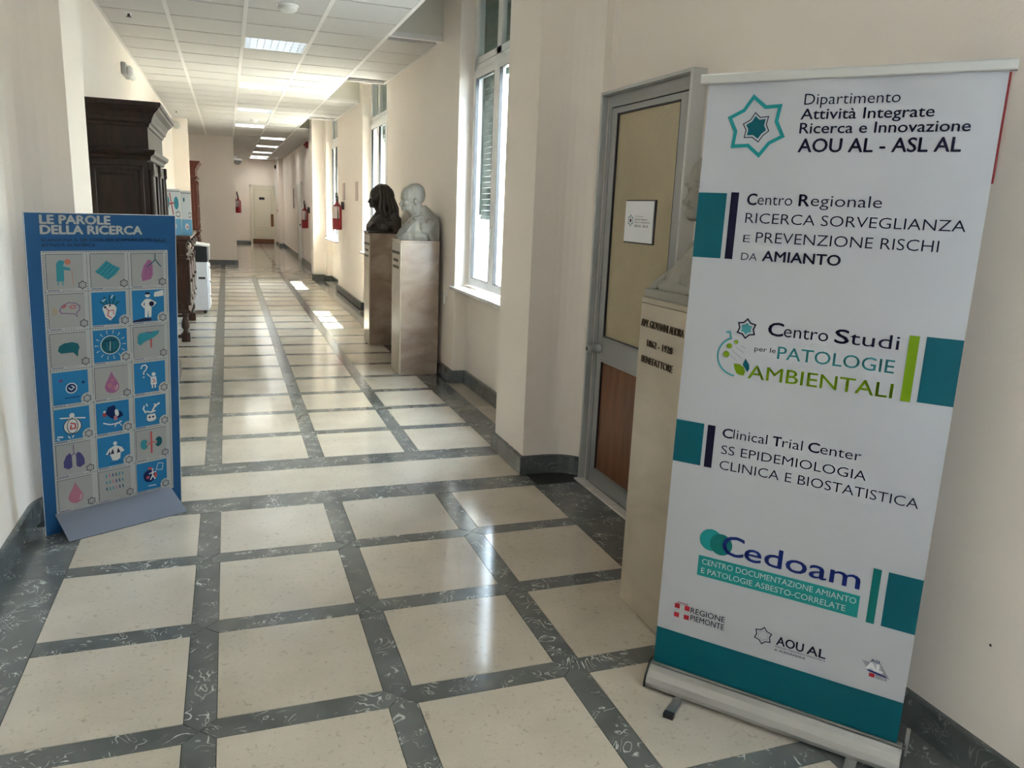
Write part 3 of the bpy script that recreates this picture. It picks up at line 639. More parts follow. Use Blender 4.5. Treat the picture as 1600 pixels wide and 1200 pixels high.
L_('Dipartimento', .273, .524, 1.865, .030, bold=-.004); L_('Attività Integrate', .268, .612, 1.825, .029, bold=.008); L_('Ricerca e Innovazione', .269, .702, 1.786, .029, bold=.008); L_('AOU AL - ASL AL', .271, .687, 1.734, .037, bold=.013)
L_('C', .139, .167, 1.580, .033, bold=.015); L_('entro', .170, .272, 1.581, .032, bold=-.004); L_('R', .291, .320, 1.581, .033, bold=.015); L_('egionale', .324, .515, 1.582, .032, bold=-.004)
L_('RICERCA SORVEGLIANZA', .139, .729, 1.526, .030, bold=TH); L_('E', .139, .160, 1.468, .022, bold=TH); L_('PREVENZIONE RISCHI', .177, .672, 1.469, .031, bold=TH)
L_('DA', .139, .187, 1.414, .022, bold=TH); L_('AMIANTO', .203, .426, 1.415, .030, bold=.015)
L_('C', .246, .290, 1.191, .040, bold=.016); L_('entro', .292, .420, 1.191, .038, bold=-.002); L_('S', .439, .477, 1.191, .040, bold=.016); L_('tudi', .480, .612, 1.191, .040, bold=-.002)
L_('per le', .211, .275, 1.138, .015, bold=0); L_('PATOLOGIE', .281, .608, 1.122, .038, TEALL, .004); L_('AMBIENTALI', .200, .613, 1.050, .042, OLIVE, .005)
L_('C', .142, .173, .847, .030, bold=.015); L_('linical', .176, .282, .848, .031, bold=-.004); L_('T', .299, .324, .848, .030, bold=.015); L_('rial', .328, .388, .848, .031, bold=-.004); L_('C', .405, .437, .849, .030, bold=.015); L_('enter', .440, .556, .849, .031, bold=-.004)
L_('SS EPIDEMIOLOGIA', .143, .577, .792, .029, bold=TH); L_('CLINICA E BIOSTATISTICA', .143, .724, .740, .030, bold=TH)
def circ(q):
    disc(q, BF, .142, .493, .038, TEALS, .0012); disc(q, BF, .176, .485, .037, TEALD, .0014)
bp('teal_circles', circ)
L_('C', .181, .250, .455, .067, BLUEB, .008); L_('edoam', .254, .603, .452, .062, BLUEB, .007)
L_('CENTRO DOCUMENTAZIONE AMIANTO', .120, .600, .403, .019, WPR, .004); L_('E PATOLOGIE ASBESTO-CORRELATE', .120, .573, .371, .019, WPR, .004)
def flag(q):
    grid(q, BF, .042, .187, .095, .237, REDP, .0012, 2, 2)
    for (a, b_, c, d) in ((.060, .077, .187, .237), (.042, .095, .204, .220)): grid(q, BF, a, c, b_, d, mat('flag_grey', (.42, .42, .43), .5, var=0), .0015, 2, 2)
    stroke(q, BF, [(.052, .237), (.052, .2435), (.085, .2435), (.085, .237)], .002, REDP, .0015)
bp('region_flag', flag)
L_('REGIONE', .099, .216, .217, .020, NAVYB, .003); L_('PIEMONTE', .101, .216, .190, .020, NAVYB, .003)
def st2(q):
    stroke(q, BF, star(.343, .212, .029, .0205, .05), .0034, NAVYB, .0014, True); stroke(q, BF, star(.343, .212, .018, .013, .05), .0018, GREY, .0014, True)
bp('star_emblem', st2); L_('AOU', .387, .470, .196, .029, NAVYB, .014); L_('AL', .481, .537, .196, .029, NAVYB, .014)
L_('Azienda Ospedaliera Universitaria', .384, .538, .187, .006, NAVYB, .0); L_('di ALESSANDRIA', .384, .479, .174, .0065, NAVYB, .02, space=1.25)
def asl(q):
    poly(q, BF, [(.640, .231), (.664, .230), (.655, .212)], GREY, .0012); poly(q, BF, [(.690, .232), (.697, .229), (.724, .190), (.700, .203)], GREY, .0012)
    put_text(q, BF, 'ASL', .664, .694, .2335, .009, BLUEB, .02, .0014); put_text(q, BF, 'AL', .655, .700, .207, .022, WPR, .05, .0016)
    poly(q, BF, [(.652, .206), (.668, .206), (.712, .199), (.712, .195), (.664, .200)], BLUEB, .0014)
    grid(q, BF, .665, .184, .681, .197, REDP, .0012, 1, 1); put_text(q, BF, 'REGIONE', .684, .716, .191, .006, NAVYB, 0, .0014); put_text(q, BF, 'PIEMONTE', .684, .716, .183, .006, NAVYB, 0, .0014)
bp('logo_print', asl)
def leafy(q):
    stroke(q, BF, star(.1795, 1.204, .030, .021, .03), .0045, NAVYB, .0014, True); c = star(.1795, 1.204, .019, .0135, .03)
    for i in range(12): poly(q, BF, [(.1795, 1.204), c[i], c[(i+1) % 12]], TEALL, .0014)
    stroke(q, BF, [(.118, 1.186), (.130, 1.189), (.133, 1.176)]+ell_pts(.163, 1.113, .064, .062, 115, 265, 16), .0055, TEALL, .0014)
    for a, b_, r_ in ((.153, 1.159, .0062), (.133, 1.144, .0085), (.126, 1.117, .010)): disc(q, BF, a, b_, r_, OLIVE, .0014)
    for p in (((.139, 1.115), (.160, 1.100)), ((.142, 1.131), (.177, 1.108)), ((.155, 1.142), (.180, 1.127)), ((.168, 1.150), (.184, 1.141))): stroke(q, BF, p, .0018, GREY, .0014)
    lf_ = [(.152, 1.090), (.170, 1.090), (.184, 1.083), (.190, 1.070), (.188, 1.056), (.176, 1.056), (.164, 1.060), (.156, 1.074)]
    poly(q, BF, lf_, OLIVE, .0014); poly(q, BF, [(.187, 1.111), (.200, 1.092), (.202, 1.080), (.197, 1.068), (.188, 1.080), (.180, 1.090)], TEALB, .0015)
bp('leaf_emblem', leafy)
# hardware
def BP(s, n_, z): p = Vector((BL.x, BL.y, 0))+bd*s+bn*n_; return (p.x, p.y, z)
def bbox(q, s0, s1, n0, n1, z0, z1, m_=None, off=Vector((0, 0, 0))):
    v = [BP(a, b_, c) for c in (z0, z1) for a, b_ in ((s0, n0), (s1, n0), (s1, n1), (s0, n1))]
    q.add([(p[0]+off.x, p[1]+off.y, p[2]+off.z) for p in v], [(0, 3, 2, 1), (4, 5, 6, 7), (0, 1, 5, 4), (1, 2, 6, 5), (2, 3, 7, 6), (3, 0, 4, 7)], m_)
tl = bn*(.02*1.94)
q = MB(); pr = [(-.012, 0), (-.014, .004), (-.014, .030), (-.008, .036), (.010, .036), (.014, .030), (.014, 0)]
def extr(q, prof, s0, s1, z, off, m_=None):
    n = len(prof); v = []
    for s in (s0, s1):
        for a, b_ in prof: p = BP(s, a, z+b_); v.append((p[0]+off.x, p[1]+off.y, p[2]))
    q.add(v, [tuple(range(n)), tuple(range(2*n-1, n-1, -1))]+[(i, n+i, n+(i+1) % n, (i+1) % n) for i in range(n)], m_)
extr(q, [(-.010, 0), (-.012, .003), (-.012, .024), (-.007, .029), (.008, .029), (.012, .024), (.012, 0)], -.038, .786, 2.024, tl, mat('top_rail_aluminium', (.50, .50, .48), .45, .4)); obj('top_rail', q, ban)
q = MB(); extr(q, [(-.050, .012), (-.052, .016), (-.052, .028), (-.046, .046), (-.030, .066), (-.014, .078), (.0, .084), (.014, .084), (.050, .066), (.058, .030), (.056, .012)], -.022, .786, 0, Vector((0, 0, 0)), ALU)
cas = obj('base_cassette', q, ban)
q = MB(); extr(q, [(-.012, .0835), (-.012, .090), (-.006, .090), (-.006, .0835)], -.018, .782, 0, Vector((0, 0, 0)), ALU); extr(q, [(-.0535, .014), (-.0535, .026), (-.051, .028), (-.051, .012)], -.02, .784, 0, Vector((0, 0, 0)), ALU); obj('cassette_lip', q, cas)
for s in (-.028, .786):
    q = MB(); extr(q, [(-.055, .008), (-.055, .030), (-.048, .050), (-.014, .086), (.016, .090), (.054, .070), (.062, .030), (.060, .008)], s, s+.007, 0, Vector((0, 0, 0)), BLACK); obj('end_cap', q, cas)
q = MB(); bbox(q, .789, .800, .0, .012, .05, .14, ALU); obj('side_latch', q, cas)
for s in (.090, .640):
    q = MB(); bbox(q, s, s+.032, -.150, .22, .004, .014, ALU); f_ = obj('foot', q, ban); q = MB(); bbox(q, s-.001, s+.033, -.170, -.150, .0, .017, BLACK); obj('foot_cap', q, f_); q = MB(); bbox(q, s-.001, s+.033, .22, .238, .0, .017, BLACK); obj('foot_cap', q, f_)
q = MB(); q.cyl(BP(.38, .03, .08), (BP(.38, .03, 0)[0]+tl.x, BP(.38, .03, 0)[1]+tl.y, 2.03), .009, ALU); obj('support_pole', q, ban)

# ================================================================== PICTOGRAM BOARD
P0 = Vector((-.879, 4.04, 0)); ed = Vector((.866, .5, 0)); en = Vector((-.5, .866, 0)); eu = (Vector((0, 0, 1))-en*.062).normalized(); ef = -(en+Vector((0, 0, .062))).normalized()
def EF(s, t, h_): p = P0+ed*s+eu*t+ef*h_; return (p.x, p.y, p.z)
BB = mat('board_blue', (.020, .098, .26), .5, spec=.18, var=.02); BG = mat('board_grey_white', (.42, .44, .45), .5, spec=.18, var=.02); CB = mat('card_blue', (.022, .185, .42), .5, spec=.18, var=.02); CG = mat('card_grey', (.345, .355, .36), .5, spec=.18, var=.04)
CY = mat('print_cyan', (.035, .25, .33), .5, spec=.18, var=.06, scale=60); DC = mat('print_dark_cyan', (.012, .11, .15), .5, spec=.18, var=.1, scale=80); PK = mat('print_pink', (.42, .17, .24), .5, spec=.18, var=.06, scale=60); PU = mat('print_purple', (.16, .075, .20), .5, spec=.18, var=.1, scale=60)
MV = mat('print_mauve', (.33, .13, .27), .5, spec=.18, var=.08, scale=60); VI = mat('print_violet_blue', (.07, .065, .20), .5, spec=.18, var=.1, scale=60); INK = mat('print_ink', (.018, .018, .05), .5, spec=.18, var=0); OC = mat('print_ochre', (.45, .27, .07), .5, spec=.18, var=0)
SALM = mat('print_salmon', (.45, .17, .12), .5, spec=.18, var=0); FOOTG = mat('board_foot_grey', (.18, .20, .255), .5, spec=.18, var=.02); WP2 = mat('card_print_white', (.62, .63, .62), .5, spec=.18, var=0); NB = mat('print_deep_blue', (.008, .025, .12), .5, spec=.18, var=0); SKIN = mat('print_red_line', (.45, .08, .09), .5, spec=.18, var=0)
bo = thing('pictogram_board', 'blue standing board with a grid of medical pictogram cards by the left wall', 'display board', (-.58, 4.2, 0))
q = MB(); v = [EF(s, t, h_) for h_ in (0, -.01) for s, t in ((0, 0), (.677, 0), (.677, 1.536), (0, 1.536))]
q.add(v, [(0, 1, 2, 3), (7, 6, 5, 4), (0, 4, 5, 1), (1, 5, 6, 2), (2, 6, 7, 3), (3, 7, 4, 0)], BB); pan = obj('board_panel', q, bo)
q = MB(); 
for a in (((0, 0), (0, 1.536)), ((0, 1.536), (.677, 1.536)), ((.677, 0), (.677, 1.536))):
    stroke(q, lambda s, t, h_: EF(s, t, h_), a, .003, mat('board_edge_white', (.7, .7, .7), .5, spec=.18), .0006)
obj('pale_edge', q, pan)
q = MB(); put_text(q, EF, 'LE PAROLE', .063, .362, 1.4885, .037, mat('board_title_white', (.56, .57, .57), .5, spec=.18, var=0), .034, .0008); obj('lettering', q, pan)
q = MB(); put_text(q, EF, 'DELLA RICERCA', .063, .509, 1.4435, .037, MT['board_title_white'], .034, .0008); obj('lettering', q, pan)
q = MB(); put_text(q, EF, 'SCANSIONA IL QR CODE PER SCOPRIRE DI PIÙ SULLE', .063, .626, 1.4095, .0135, INK, .012, .0008); put_text(q, EF, 'ATTIVITÀ DI RICERCA', .063, .292, 1.3865, .0135, INK, .012, .0008); obj('lettering', q, pan)
q = MB(); poly(q, EF, [(.054, .09), (.634, .09), (.634, 1.367), (.058, 1.367)], BG, .0006)
q2 = MB()
def dashes(q, x0, y0, x1, y1, st=.012, on=.007, wd=.0022):
    L = math.hypot(x1-x0, y1-y0); n = int(L/st); ux, uy = (x1-x0)/L, (y1-y0)/L
    for i in range(n): a = i*st; stroke(q, EF, [(x0+ux*a, y0+uy*a), (x0+ux*(a+on), y0+uy*(a+on))], wd, INK, .0010)
obj('card_grid', q, pan)
CS = [.075, .2635, .452]; CTOP = [1.352, 1.171, .988, .804, .625, .447, .268]; CWD = .158; CHT = .158
for k in range(8): dashes(q2, .066, (CTOP[k]+.010) if k < 7 else .108, .628, (CTOP[k]+.010) if k < 7 else .108)
for k in range(4): dashes(q2, .066+.1875*k-(.004 if k else 0), .108, .066+.1875*k-(.004 if k else 0), 1.36)
obj('dashed_lines', q2, pan)
def blob(q, C_, pts, m_, h_=.0016): poly(q, C_, pts, m_, h_)
def hexa(q, C_, cx, cy_): 
    stroke(q, C_, star(cx, cy_, .105, .078, 0, 6), .018, INK, .0020, True); stroke(q, C_, star(cx, cy_, .055, .04, .26, 6), .012, GREY, .0020, True)
DROP = [(.5, .85), (.42, .66), (.33, .50), (.28, .36), (.32, .23), (.42, .16), (.52, .14), (.62, .17), (.70, .26), (.72, .38), (.66, .52), (.57, .68)]
def icon(k, q, C):
    D = lambda s, t, r_, m_, ry=None, rot=0, h_=.0017: disc(q, C, s, t, r_, m_, h_, 18, ry, rot)
    S = lambda p, w_, m_, h_=.0018, cl=False: stroke(q, C, p, w_, m_, h_, cl)
    P = lambda p, m_, h_=.0017: poly(q, C, p, m_, h_)
    if k == 0: P([(.26, .22), (.46, .22), (.47, .55), (.64, .53), (.64, .60), (.45, .66), (.50, .80), (.36, .84), (.27, .74)], CY); D(.58, .78, .085, SALM); S([(.31, .21), (.29, .12)], .03, CY); S([(.42, .21), (.42, .11)], .03, CY); S([(.68, .58), (.70, .08)], .014, SALM)
    if k == 1:
        P([(.12, .47), (.24, .58), (.46, .80), (.66, .66), (.86, .56), (.72, .38), (.50, .22), (.40, .27), (.30, .35)], CY)
        for j in range(4): S([(.20+.1*j, .42-.05*j), (.50+.1*j, .74-.05*j)], .014, DC)
    if k == 2: P([(.32, .14), (.30, .34), (.38, .62), (.52, .80), (.62, .78), (.66, .60), (.66, .34), (.60, .20), (.45, .16)], MV); S([(.74, .98), (.74, .80), (.64, .70), (.48, .58)], .03, DC); S([(.74, .80), (.92, .58)], .03, DC); S(ell_pts(.52, .42, .08, .10), .012, PU)
    if k in (3,): S([(.30, .52), (.38, .66), (.56, .74), (.74, .72), (.86, .62), (.84, .50), (.76, .44), (.78, .30), (.70, .40), (.52, .42), (.34, .44)], .022, PU, .0018, True); S([(.58, .62), (.66, .66), (.74, .64), (.72, .58), (.62, .56)], .024, SKIN, .0019, True); S([(.24, .54), (.12, .60)], .024, OC); S([(.23, .50), (.09, .50)], .024, OC); S([(.24, .46), (.12, .40)], .024, OC); P([(.36, .60), (.44, .68), (.50, .66), (.42, .58)], SKIN)
    if k == 4:
        P([(.30, .50), (.36, .60), (.50, .62), (.66, .60), (.72, .48), (.66, .26), (.52, .12), (.38, .24)], WP2)
        for a, b_ in (((.38, .60), (.24, .72)), ((.44, .62), (.36, .86)), ((.52, .62), (.52, .90)), ((.60, .62), (.68, .86)), ((.66, .58), (.80, .70))): S([a, b_], .055, DC)
        S([(.30, .72), (.40, .78)], .03, WP2, .0021); S([(.56, .80), (.62, .90)], .03, WP2, .0021); S([(.40, .52), (.48, .42), (.44, .28), (.56, .20)], .028, SKIN, .0020); S([(.48, .42), (.62, .44), (.62, .30)], .024, SKIN, .0020); D(.38, .54, .035, INK, None, 0, .0021); D(.52, .58, .03, INK, None, 0, .0021)
    if k == 5: P([(0, 0), (.58, .02), (.58, .10), (.36, .12), (0, .05)], INK); D(.48, .84, .075, WP2); P([(.40, .86), (.42, .93), (.54, .93), (.56, .86)], INK, .0019); P([(.40, .72), (.56, .72), (.60, .44), (.58, .14), (.50, .14), (.48, .38), (.46, .14), (.38, .14), (.38, .44)], WP2); S([(.40, .68), (.30, .56), (.38, .44)], .06, WP2); S([(.56, .68), (.72, .58), (.62, .48)], .06, WP2); D(.60, .56, .08, INK, None, 0, .0020); P([(.68, .78), (.70, .92), (.98, .98), (.99, .80), (.84, .78)], WP2)
    if k == 6: P([(.20, .48), (.24, .62), (.38, .70), (.60, .72), (.76, .66), (.80, .54), (.76, .44), (.74, .26), (.62, .40), (.44, .40), (.28, .40)], DC)
    if k == 7:
        D(.5, .52, .30, WP2); D(.5, .52, .275, DC, None, 0, .0018)
        for j in range(14): a = 2*PI*j/14; S([(.5+.35*math.cos(a), .52+.35*math.sin(a)), (.5+.43*math.cos(a), .52+.43*math.sin(a))], .014, WP2); D(.5+.44*math.cos(a), .52+.44*math.sin(a), .018, WP2)
        S([(.36, .62), (.42, .36)], .02, CB, .0020); S([(.50, .66), (.48, .34)], .02, WP2, .0020); S([(.62, .62), (.60, .38)], .02, CB, .0020); S([(.34, .64), (.66, .66)], .03, NB, .0020)
    if k == 8: P([(.14, .48), (.14, .70), (.22, .80), (.50, .82), (.84, .84), (.80, .74), (.60, .60), (.36, .52), (.22, .40)], CY); S([(.56, .60), (.56, .30)], .05, SKIN); S([(.42, .82), (.60, .78)], .03, PU)
    if k == 9: S(ell_pts(.52, .48, .15, .15), .03, WP2, .0018, False); D(.52, .48, .14, NB, None, 0, .0016); S([(.44, .50), (.52, .42), (.60, .50), (.52, .56)], .03, WP2, .0019); S([(.32, .19), (.74, .19)], .025, NB); D(.24, .74, .05, PU); D(.86, .62, .04, NB); D(.78, .72, .03, CY)
    if k in (10, 18): P(DROP, PK if k == 18 else MV); S(ell_pts(.56, .36, .10, .12, -70, 20, 6), .02, WP2)
    if k == 10: D(.44, .40, .07, PK, None, 0, .0019); D(.58, .32, .06, PK, None, 0, .0019); D(.52, .55, .05, PK, None, 0, .0019)
    if k == 11: S([(.22, .80), (.26, .90), (.36, .92), (.42, .84), (.36, .74), (.30, .68), (.30, .60)], .04, WP2); D(.30, .52, .025, WP2); D(.62, .58, .065, WP2); P([(.52, .50), (.70, .50), (.72, .24), (.52, .24)], WP2); S([(.56, .46), (.40, .62)], .03, WP2); S([(.57, .24), (.57, .12)], .045, WP2); S([(.66, .24), (.66, .12)], .045, WP2); S([(.58, .44), (.66, .34), (.58, .30)], .025, SKIN, .0020)
    if k == 12: D(.50, .42, .25, WP2); S(ell_pts(.50, .42, .25, .25), .02, INK); S(ell_pts(.50, .42, .15, .23), .02, INK, .0019); S([(.44, .52), (.58, .48), (.58, .34), (.44, .34), (.46, .46)], .045, SKIN, .0021); D(.50, .76, .075, WP2); S([(.16, .72), (.48, .68)], .04, WP2); S([(.52, .68), (.88, .62)], .04, WP2); S([(.06, .14), (.22, .12)], .05, WP2); S([(.04, .08), (.12, .04)], .04, WP2); S([(.36, .12), (.42, .04)], .035, WP2); S([(.52, .13), (.48, .05)], .035, WP2)
    if k == 13: P([(.28, .64), (.36, .84), (.56, .88), (.62, .70), (.76, .64), (.82, .50), (.60, .40), (.44, .46)], NB); D(.25, .60, .065, SKIN); D(.25, .70, .04, WP2, None, 0, .0019); S([(.20, .34), (.40, .26), (.62, .26), (.76, .32)], .04, WP2); D(.62, .62, .06, WP2, .12, .2, .0019); D(.58, .46, .06, PK, .09, 0, .0020); S([(.62, .30), (.54, .16)], .03, WP2); S([(.66, .30), (.76, .16)], .03, WP2)
    if k == 14: S([(.30, .70), (.26, .60), (.34, .44)], .05, WP2); S([(.36, .76), (.40, .66)], .04, WP2); S([(.54, .46), (.64, .64), (.80, .72)], .055, WP2); S([(.62, .72), (.68, .60)], .04, WP2); S([(.36, .50), (.50, .44), (.66, .48)], .05, WP2); P([(.36, .20), (.38, .38), (.64, .38), (.68, .20), (.58, .14), (.44, .14)], WP2); D(.46, .28, .035, NB, None, 0, .0020); D(.57, .28, .035, NB, None, 0, .0020); S(ell_pts(.5, .70, .22, .18, 50, 130, 6), .02, CY)
    if k == 15: P([(.20, .26), (.20, .44), (.28, .62), (.38, .70), (.44, .62), (.44, .24), (.34, .18)], VI); P([(.80, .26), (.80, .44), (.72, .62), (.62, .70), (.56, .62), (.56, .24), (.66, .18)], VI); S([(.5, .95), (.5, .68), (.42, .58)], .022, PU); S([(.5, .68), (.58, .58)], .022, PU)
    if k == 16: D(.54, .74, .06, WP2); P([(.24, .42), (.34, .58), (.54, .68), (.74, .58), (.82, .44), (.70, .40), (.68, .22), (.58, .16), (.44, .18), (.38, .36)], WP2); P([(.38, .40), (.46, .58), (.50, .40)], INK, .0019); P([(.58, .40), (.62, .58), (.70, .42)], INK, .0019); P([(.30, .38), (.36, .52), (.38, .38)], NB, .0019); S([(.34, .08), (.76, .10)], .02, NB)
    if k == 17: D(.26, .50, .12, CY, .17, .1); D(.74, .52, .12, DC, .17, -.1); D(.36, .50, .04, CG, .06, 0, .0018); D(.65, .52, .04, CG, .06, 0, .0018); S([(.50, .92), (.50, .16)], .06, SKIN, .0019); S([(.36, .46), (.50, .54), (.66, .52)], .03, SKIN, .0019)
    if k == 19:
        for r_ in range(3):
            for c in range(6): D(.24+.10*c, .80-.22*r_, .020, (CY, DC, PK, CY, VI)[(r_*3+c*2) % 5], .065, .15)
    if k == 20: D(.42, .48, .20, NB, .22); D(.36, .44, .06, SKIN, .05, 0, .0018); D(.62, .48, .05, SKIN, .09, 0, .0018); D(.44, .74, .08, SKIN, .05); S([(.52, .66), (.52, .48), (.44, .34)], .04, WP2, .0020); S([(.52, .48), (.60, .34)], .04, WP2, .0020); S([(.40, .56), (.64, .60)], .035, WP2, .0020); D(.52, .70, .03, WP2, None, 0, .0020); S([(.64, .66), (.84, .62), (.88, .84), (.72, .88), (.64, .66)], .02, WP2, .0018); S([(.36, .14), (.62, .12)], .03, WP2)
BLUES = {4, 5, 7, 9, 11, 12, 13, 14, 16, 20}
for r_ in range(7):
    for c in range(3):
        k = r_*3+c; q = MB(); s0 = CS[c]-.0022*r_*.8; t1 = CTOP[r_]; t0 = t1-(CHT if r_ < 6 else .155)
        blue = k in BLUES
        C = (lambda s0, t0: (lambda s, t, h_: EF(s0+s*CWD, t0+t*CHT, h_)))(s0, t0)
        poly(q, EF, [(s0, t0), (s0+CWD, t0), (s0+CWD, t1), (s0, t1)], CB if blue else CG, .0013)
        if not blue: stroke(q, EF, [(s0, t0), (s0, t1), (s0+CWD, t1)], .002, INK, .0016)
        icon(k, q, C)
        hx_, hy_ = .97, .12
        if blue: disc(q, C, hx_-.01, hy_-.03, .19, BG, .0022)
        stroke(q, C, star(hx_-.02, hy_-.02, .12, .088, 0, 6), .020, INK, .0026, True); stroke(q, C, star(hx_-.02, hy_-.02, .06, .045, .5, 6), .014, GREY, .0026, True)
        for j in range(7): stroke(q, C, [(.02+.045*j, -.035), (.05+.045*j, -.035)], .028, VI, .0016)
        for j in range(5): stroke(q, C, [(.42+.07*j, -.035), (.46+.07*j, -.035)], .010, INK, .0016)
        obj('printed_card', q, pan)
# folded foot
A = [EF(.046, .101, .002), EF(.617, .101, .002)]; B_ = [(-.762, 3.937, .004), (-.256, 4.206, .004)]
Bi = [tuple(Vector(EF(.02, .004, .02))), tuple(Vector(EF(.66, .004, .02)))]
q = MB(); v = [A[0], A[1], B_[1], B_[0]]; nn = (Vector(A[1])-Vector(A[0])).cross(Vector(B_[0])-Vector(A[0])).normalized()
if nn.z < 0: nn = -nn
v2 = [tuple(Vector(p)-nn*.004) for p in v]; q.add(v+v2, [(0, 1, 2, 3), (7, 6, 5, 4), (0, 4, 5, 1), (1, 5, 6, 2), (2, 6, 7, 3), (3, 7, 4, 0)], FOOTG); obj('folded_foot', q, bo)

# ================================================================== PEDESTALS AND BUSTS
def pedestal(label, y0, y1, x0, x1, m_, H=1.312, lines=None, loc_lbl=None):
    t = thing('pedestal', label, 'pedestal', ((x0+x1)/2, (y0+y1)/2, 0), 'marble pedestals under the busts')
    q = MB(); q.box(x0+.012, y0+.002, 0, x1, y1-.002, H-.022, m_, .002); obj('shaft', q, t)
    q = MB(); q.box(x0, y0, .004, x0+.012, y1, H-.024, PED, .0015); obj('front_slab', q, t); q = MB(); q.box(x0-.001, y0, H-.022, x1, y1, H, m_ if m_ is PED2 else PED, .003); obj('top_slab', q, t)
    return t
BRL = mat('bronze_letters', (.06, .04, .022), .4, .5)
pd1 = pedestal('beige marble pedestal with bronze inscription, partly behind the roll-up banner', 2.350, 2.745, 1.545, 1.93, PED)
PF = lambda s, t, h_: (1.545-h_, 2.737-s, t)
for txt, a, b_, z, c in (('AVV. GIOVANNI ALIORA', .004, .318, 1.197, .029), ('1862 - 1928', .062, .250, 1.123, .026), ('BENEFATTORE', .028, .262, 1.055, .027)):
    q = MB(); put_text(q, PF, txt, a, b_, z, c, BRL, -.004, .004, 1); obj('lettering', q, pd1)
pd2 = pedestal('veined marble pedestal under the bald stone bust', 7.44, 7.85, 1.541, 1.925, PED2)
pd3 = pedestal('veined marble pedestal under the dark bronze bust', 9.16, 9.53, 1.532, 1.90, PED2)
for pd, y0, x0 in ((pd2, 7.84, 1.541), (pd3, 9.52, 1.532)):
    for z, w_ in ((1.175, .33), (1.10, .20), (1.035, .25)):
        q = MB(); s = 0; rr = random.Random(int(z*1000))
        while s < w_: l_ = rr.choice((.012, .018, .016)); q.box(x0-.006, y0-.04-(.31-w_)/2-s-l_, z, x0, y0-.04-(.31-w_)/2-s, z+.026, BRL); s += l_+.005
        obj('inscription', q, pd)

def sculpt(name, blobs, voxel, smooth, m_, parent, org, cuts=(), face=-1):
    """blobs fused into one continuous surface; local +x is the way the face looks"""
    q = MB()
    for b_ in blobs:
        if b_[0] == 'e': q.ell(b_[1], b_[2], None, b_[3] if len(b_) > 3 else None, 14, 9)
        else: q.cyl(b_[1], b_[3], b_[2], None, 14, b_[4]); q.ell(b_[1], (b_[2],)*3, None, None, 12, 7); q.ell(b_[3], (b_[4],)*3, None, None, 12, 7)
    me = q.mesh(name); o = bpy.data.objects.new(name, me); COL.objects.link(o)
    md = o.modifiers.new('r', 'REMESH'); md.mode = 'VOXEL'; md.voxel_size = voxel
    s_ = o.modifiers.new('s', 'SMOOTH'); s_.iterations = smooth; s_.factor = .5
    dg = bpy.context.evaluated_depsgraph_get(); me2 = bpy.data.meshes.new_from_object(o.evaluated_get(dg)); bpy.data.objects.remove(o); bpy.data.meshes.remove(me)
    bm = bmesh.new(); bm.from_mesh(me2); bpy.data.meshes.remove(me2)
    for co, no in cuts:
        r_ = bmesh.ops.bisect_plane(bm, geom=bm.verts[:]+bm.edges[:]+bm.faces[:], plane_co=co, plane_no=no, clear_outer=True)
        ed_ = [e for e in r_['geom_cut'] if isinstance(e, bmesh.types.BMEdge)]; bmesh.ops.holes_fill(bm, edges=ed_, sides=0)
    for v_ in bm.verts: v_.co = Vector((org[0]+face*v_.co.x, org[1]+face*v_.co.y, org[2]+v_.co.z))
    mb_ = MB(); mb_.bm(bm, m_, True)
    return obj(name, mb_, parent)
HEAD = [('e', (.205, 0, .430), (.105, .080, .108)), ('e', (.245, 0, .415), (.092, .074, .100)), ('e', (.265, 0, .350), (.068, .060, .085)), ('e', (.262, 0, .305), (.068, .052, .045)), ('e', (.316, 0, .287), (.022, .024, .020)),
        ('e', (.336, 0, .352), (.014, .013, .034), (0, -.32, 0)), ('e', (.349, 0, .336), (.014, .017, .012)), ('e', (.332, 0, .310), (.011, .024, .007)), ('e', (.330, 0, .297), (.010, .020, .008)),
        ('e', (.324, .030, .398), (.014, .027, .008)), ('e', (.324, -.030, .398), (.014, .027, .008)), ('e', (.310, .030, .378), (.014, .015, .010)), ('e', (.310, -.030, .378), (.014, .015, .010)),
        ('e', (.298, .045, .345), (.025, .020, .022)), ('e', (.298, -.045, .345), (.025, .020, .022)),
        ('e', (.212, .078, .362), (.020, .010, .034), (0, .2, 0)), ('e', (.212, -.078, .362), (.020, .010, .034), (0, .2, 0)), ('e', (.212, .082, .378), (.022, .008, .014)), ('e', (.212, -.082, .378), (.022, .008, .014)),
        ('c', (.16, 0, .14), .082, (.205, 0, .33), .066), ('e', (.225, 0, .27), (.055, .048, .05))]
BODY = [('e', (.10, 0, .10), (.16, .19, .125)), ('e', (.15, 0, .06), (.19, .17, .16)), ('e', (.22, 0, .02), (.16, .14, .14)), ('c', (.07, .13, .16), .06, (.02, .165, .06), .09), ('c', (.07, -.13, .16), .06, (.02, -.165, .06), .09), ('c', (.10, .07, .20), .055, (.10, -.07, .20), .055)]
COAT = []
for sg in (1, -1):
    COAT += [('c', (.215, sg*.050, .215), .014, (.375, sg*.030, .02), .014), ('c', (.175, sg*.085, .215), .012, (.300, sg*.110, .085), .012), ('c', (.300, sg*.110, .085), .010, (.372, sg*.045, .02), .012), ('c', (.10, sg*.085, .235), .020, (.215, sg*.075, .205), .014), ('c', (.275, sg*.085, .135), .008, (.305, sg*.055, .150), .008)]
for sg in (1, -1): COAT += [('c', (.12, sg*.035, .275), .058, (.03, sg*.13, .165), .062), ('c', (.13, sg*.045, .305), .020, (.20, sg*.062, .255), .018), ('c', (.20, sg*.062, .255), .018, (.245, sg*.030, .185), .016), ('c', (.10, 0, .315), .020, (.13, sg*.045, .305), .020)]
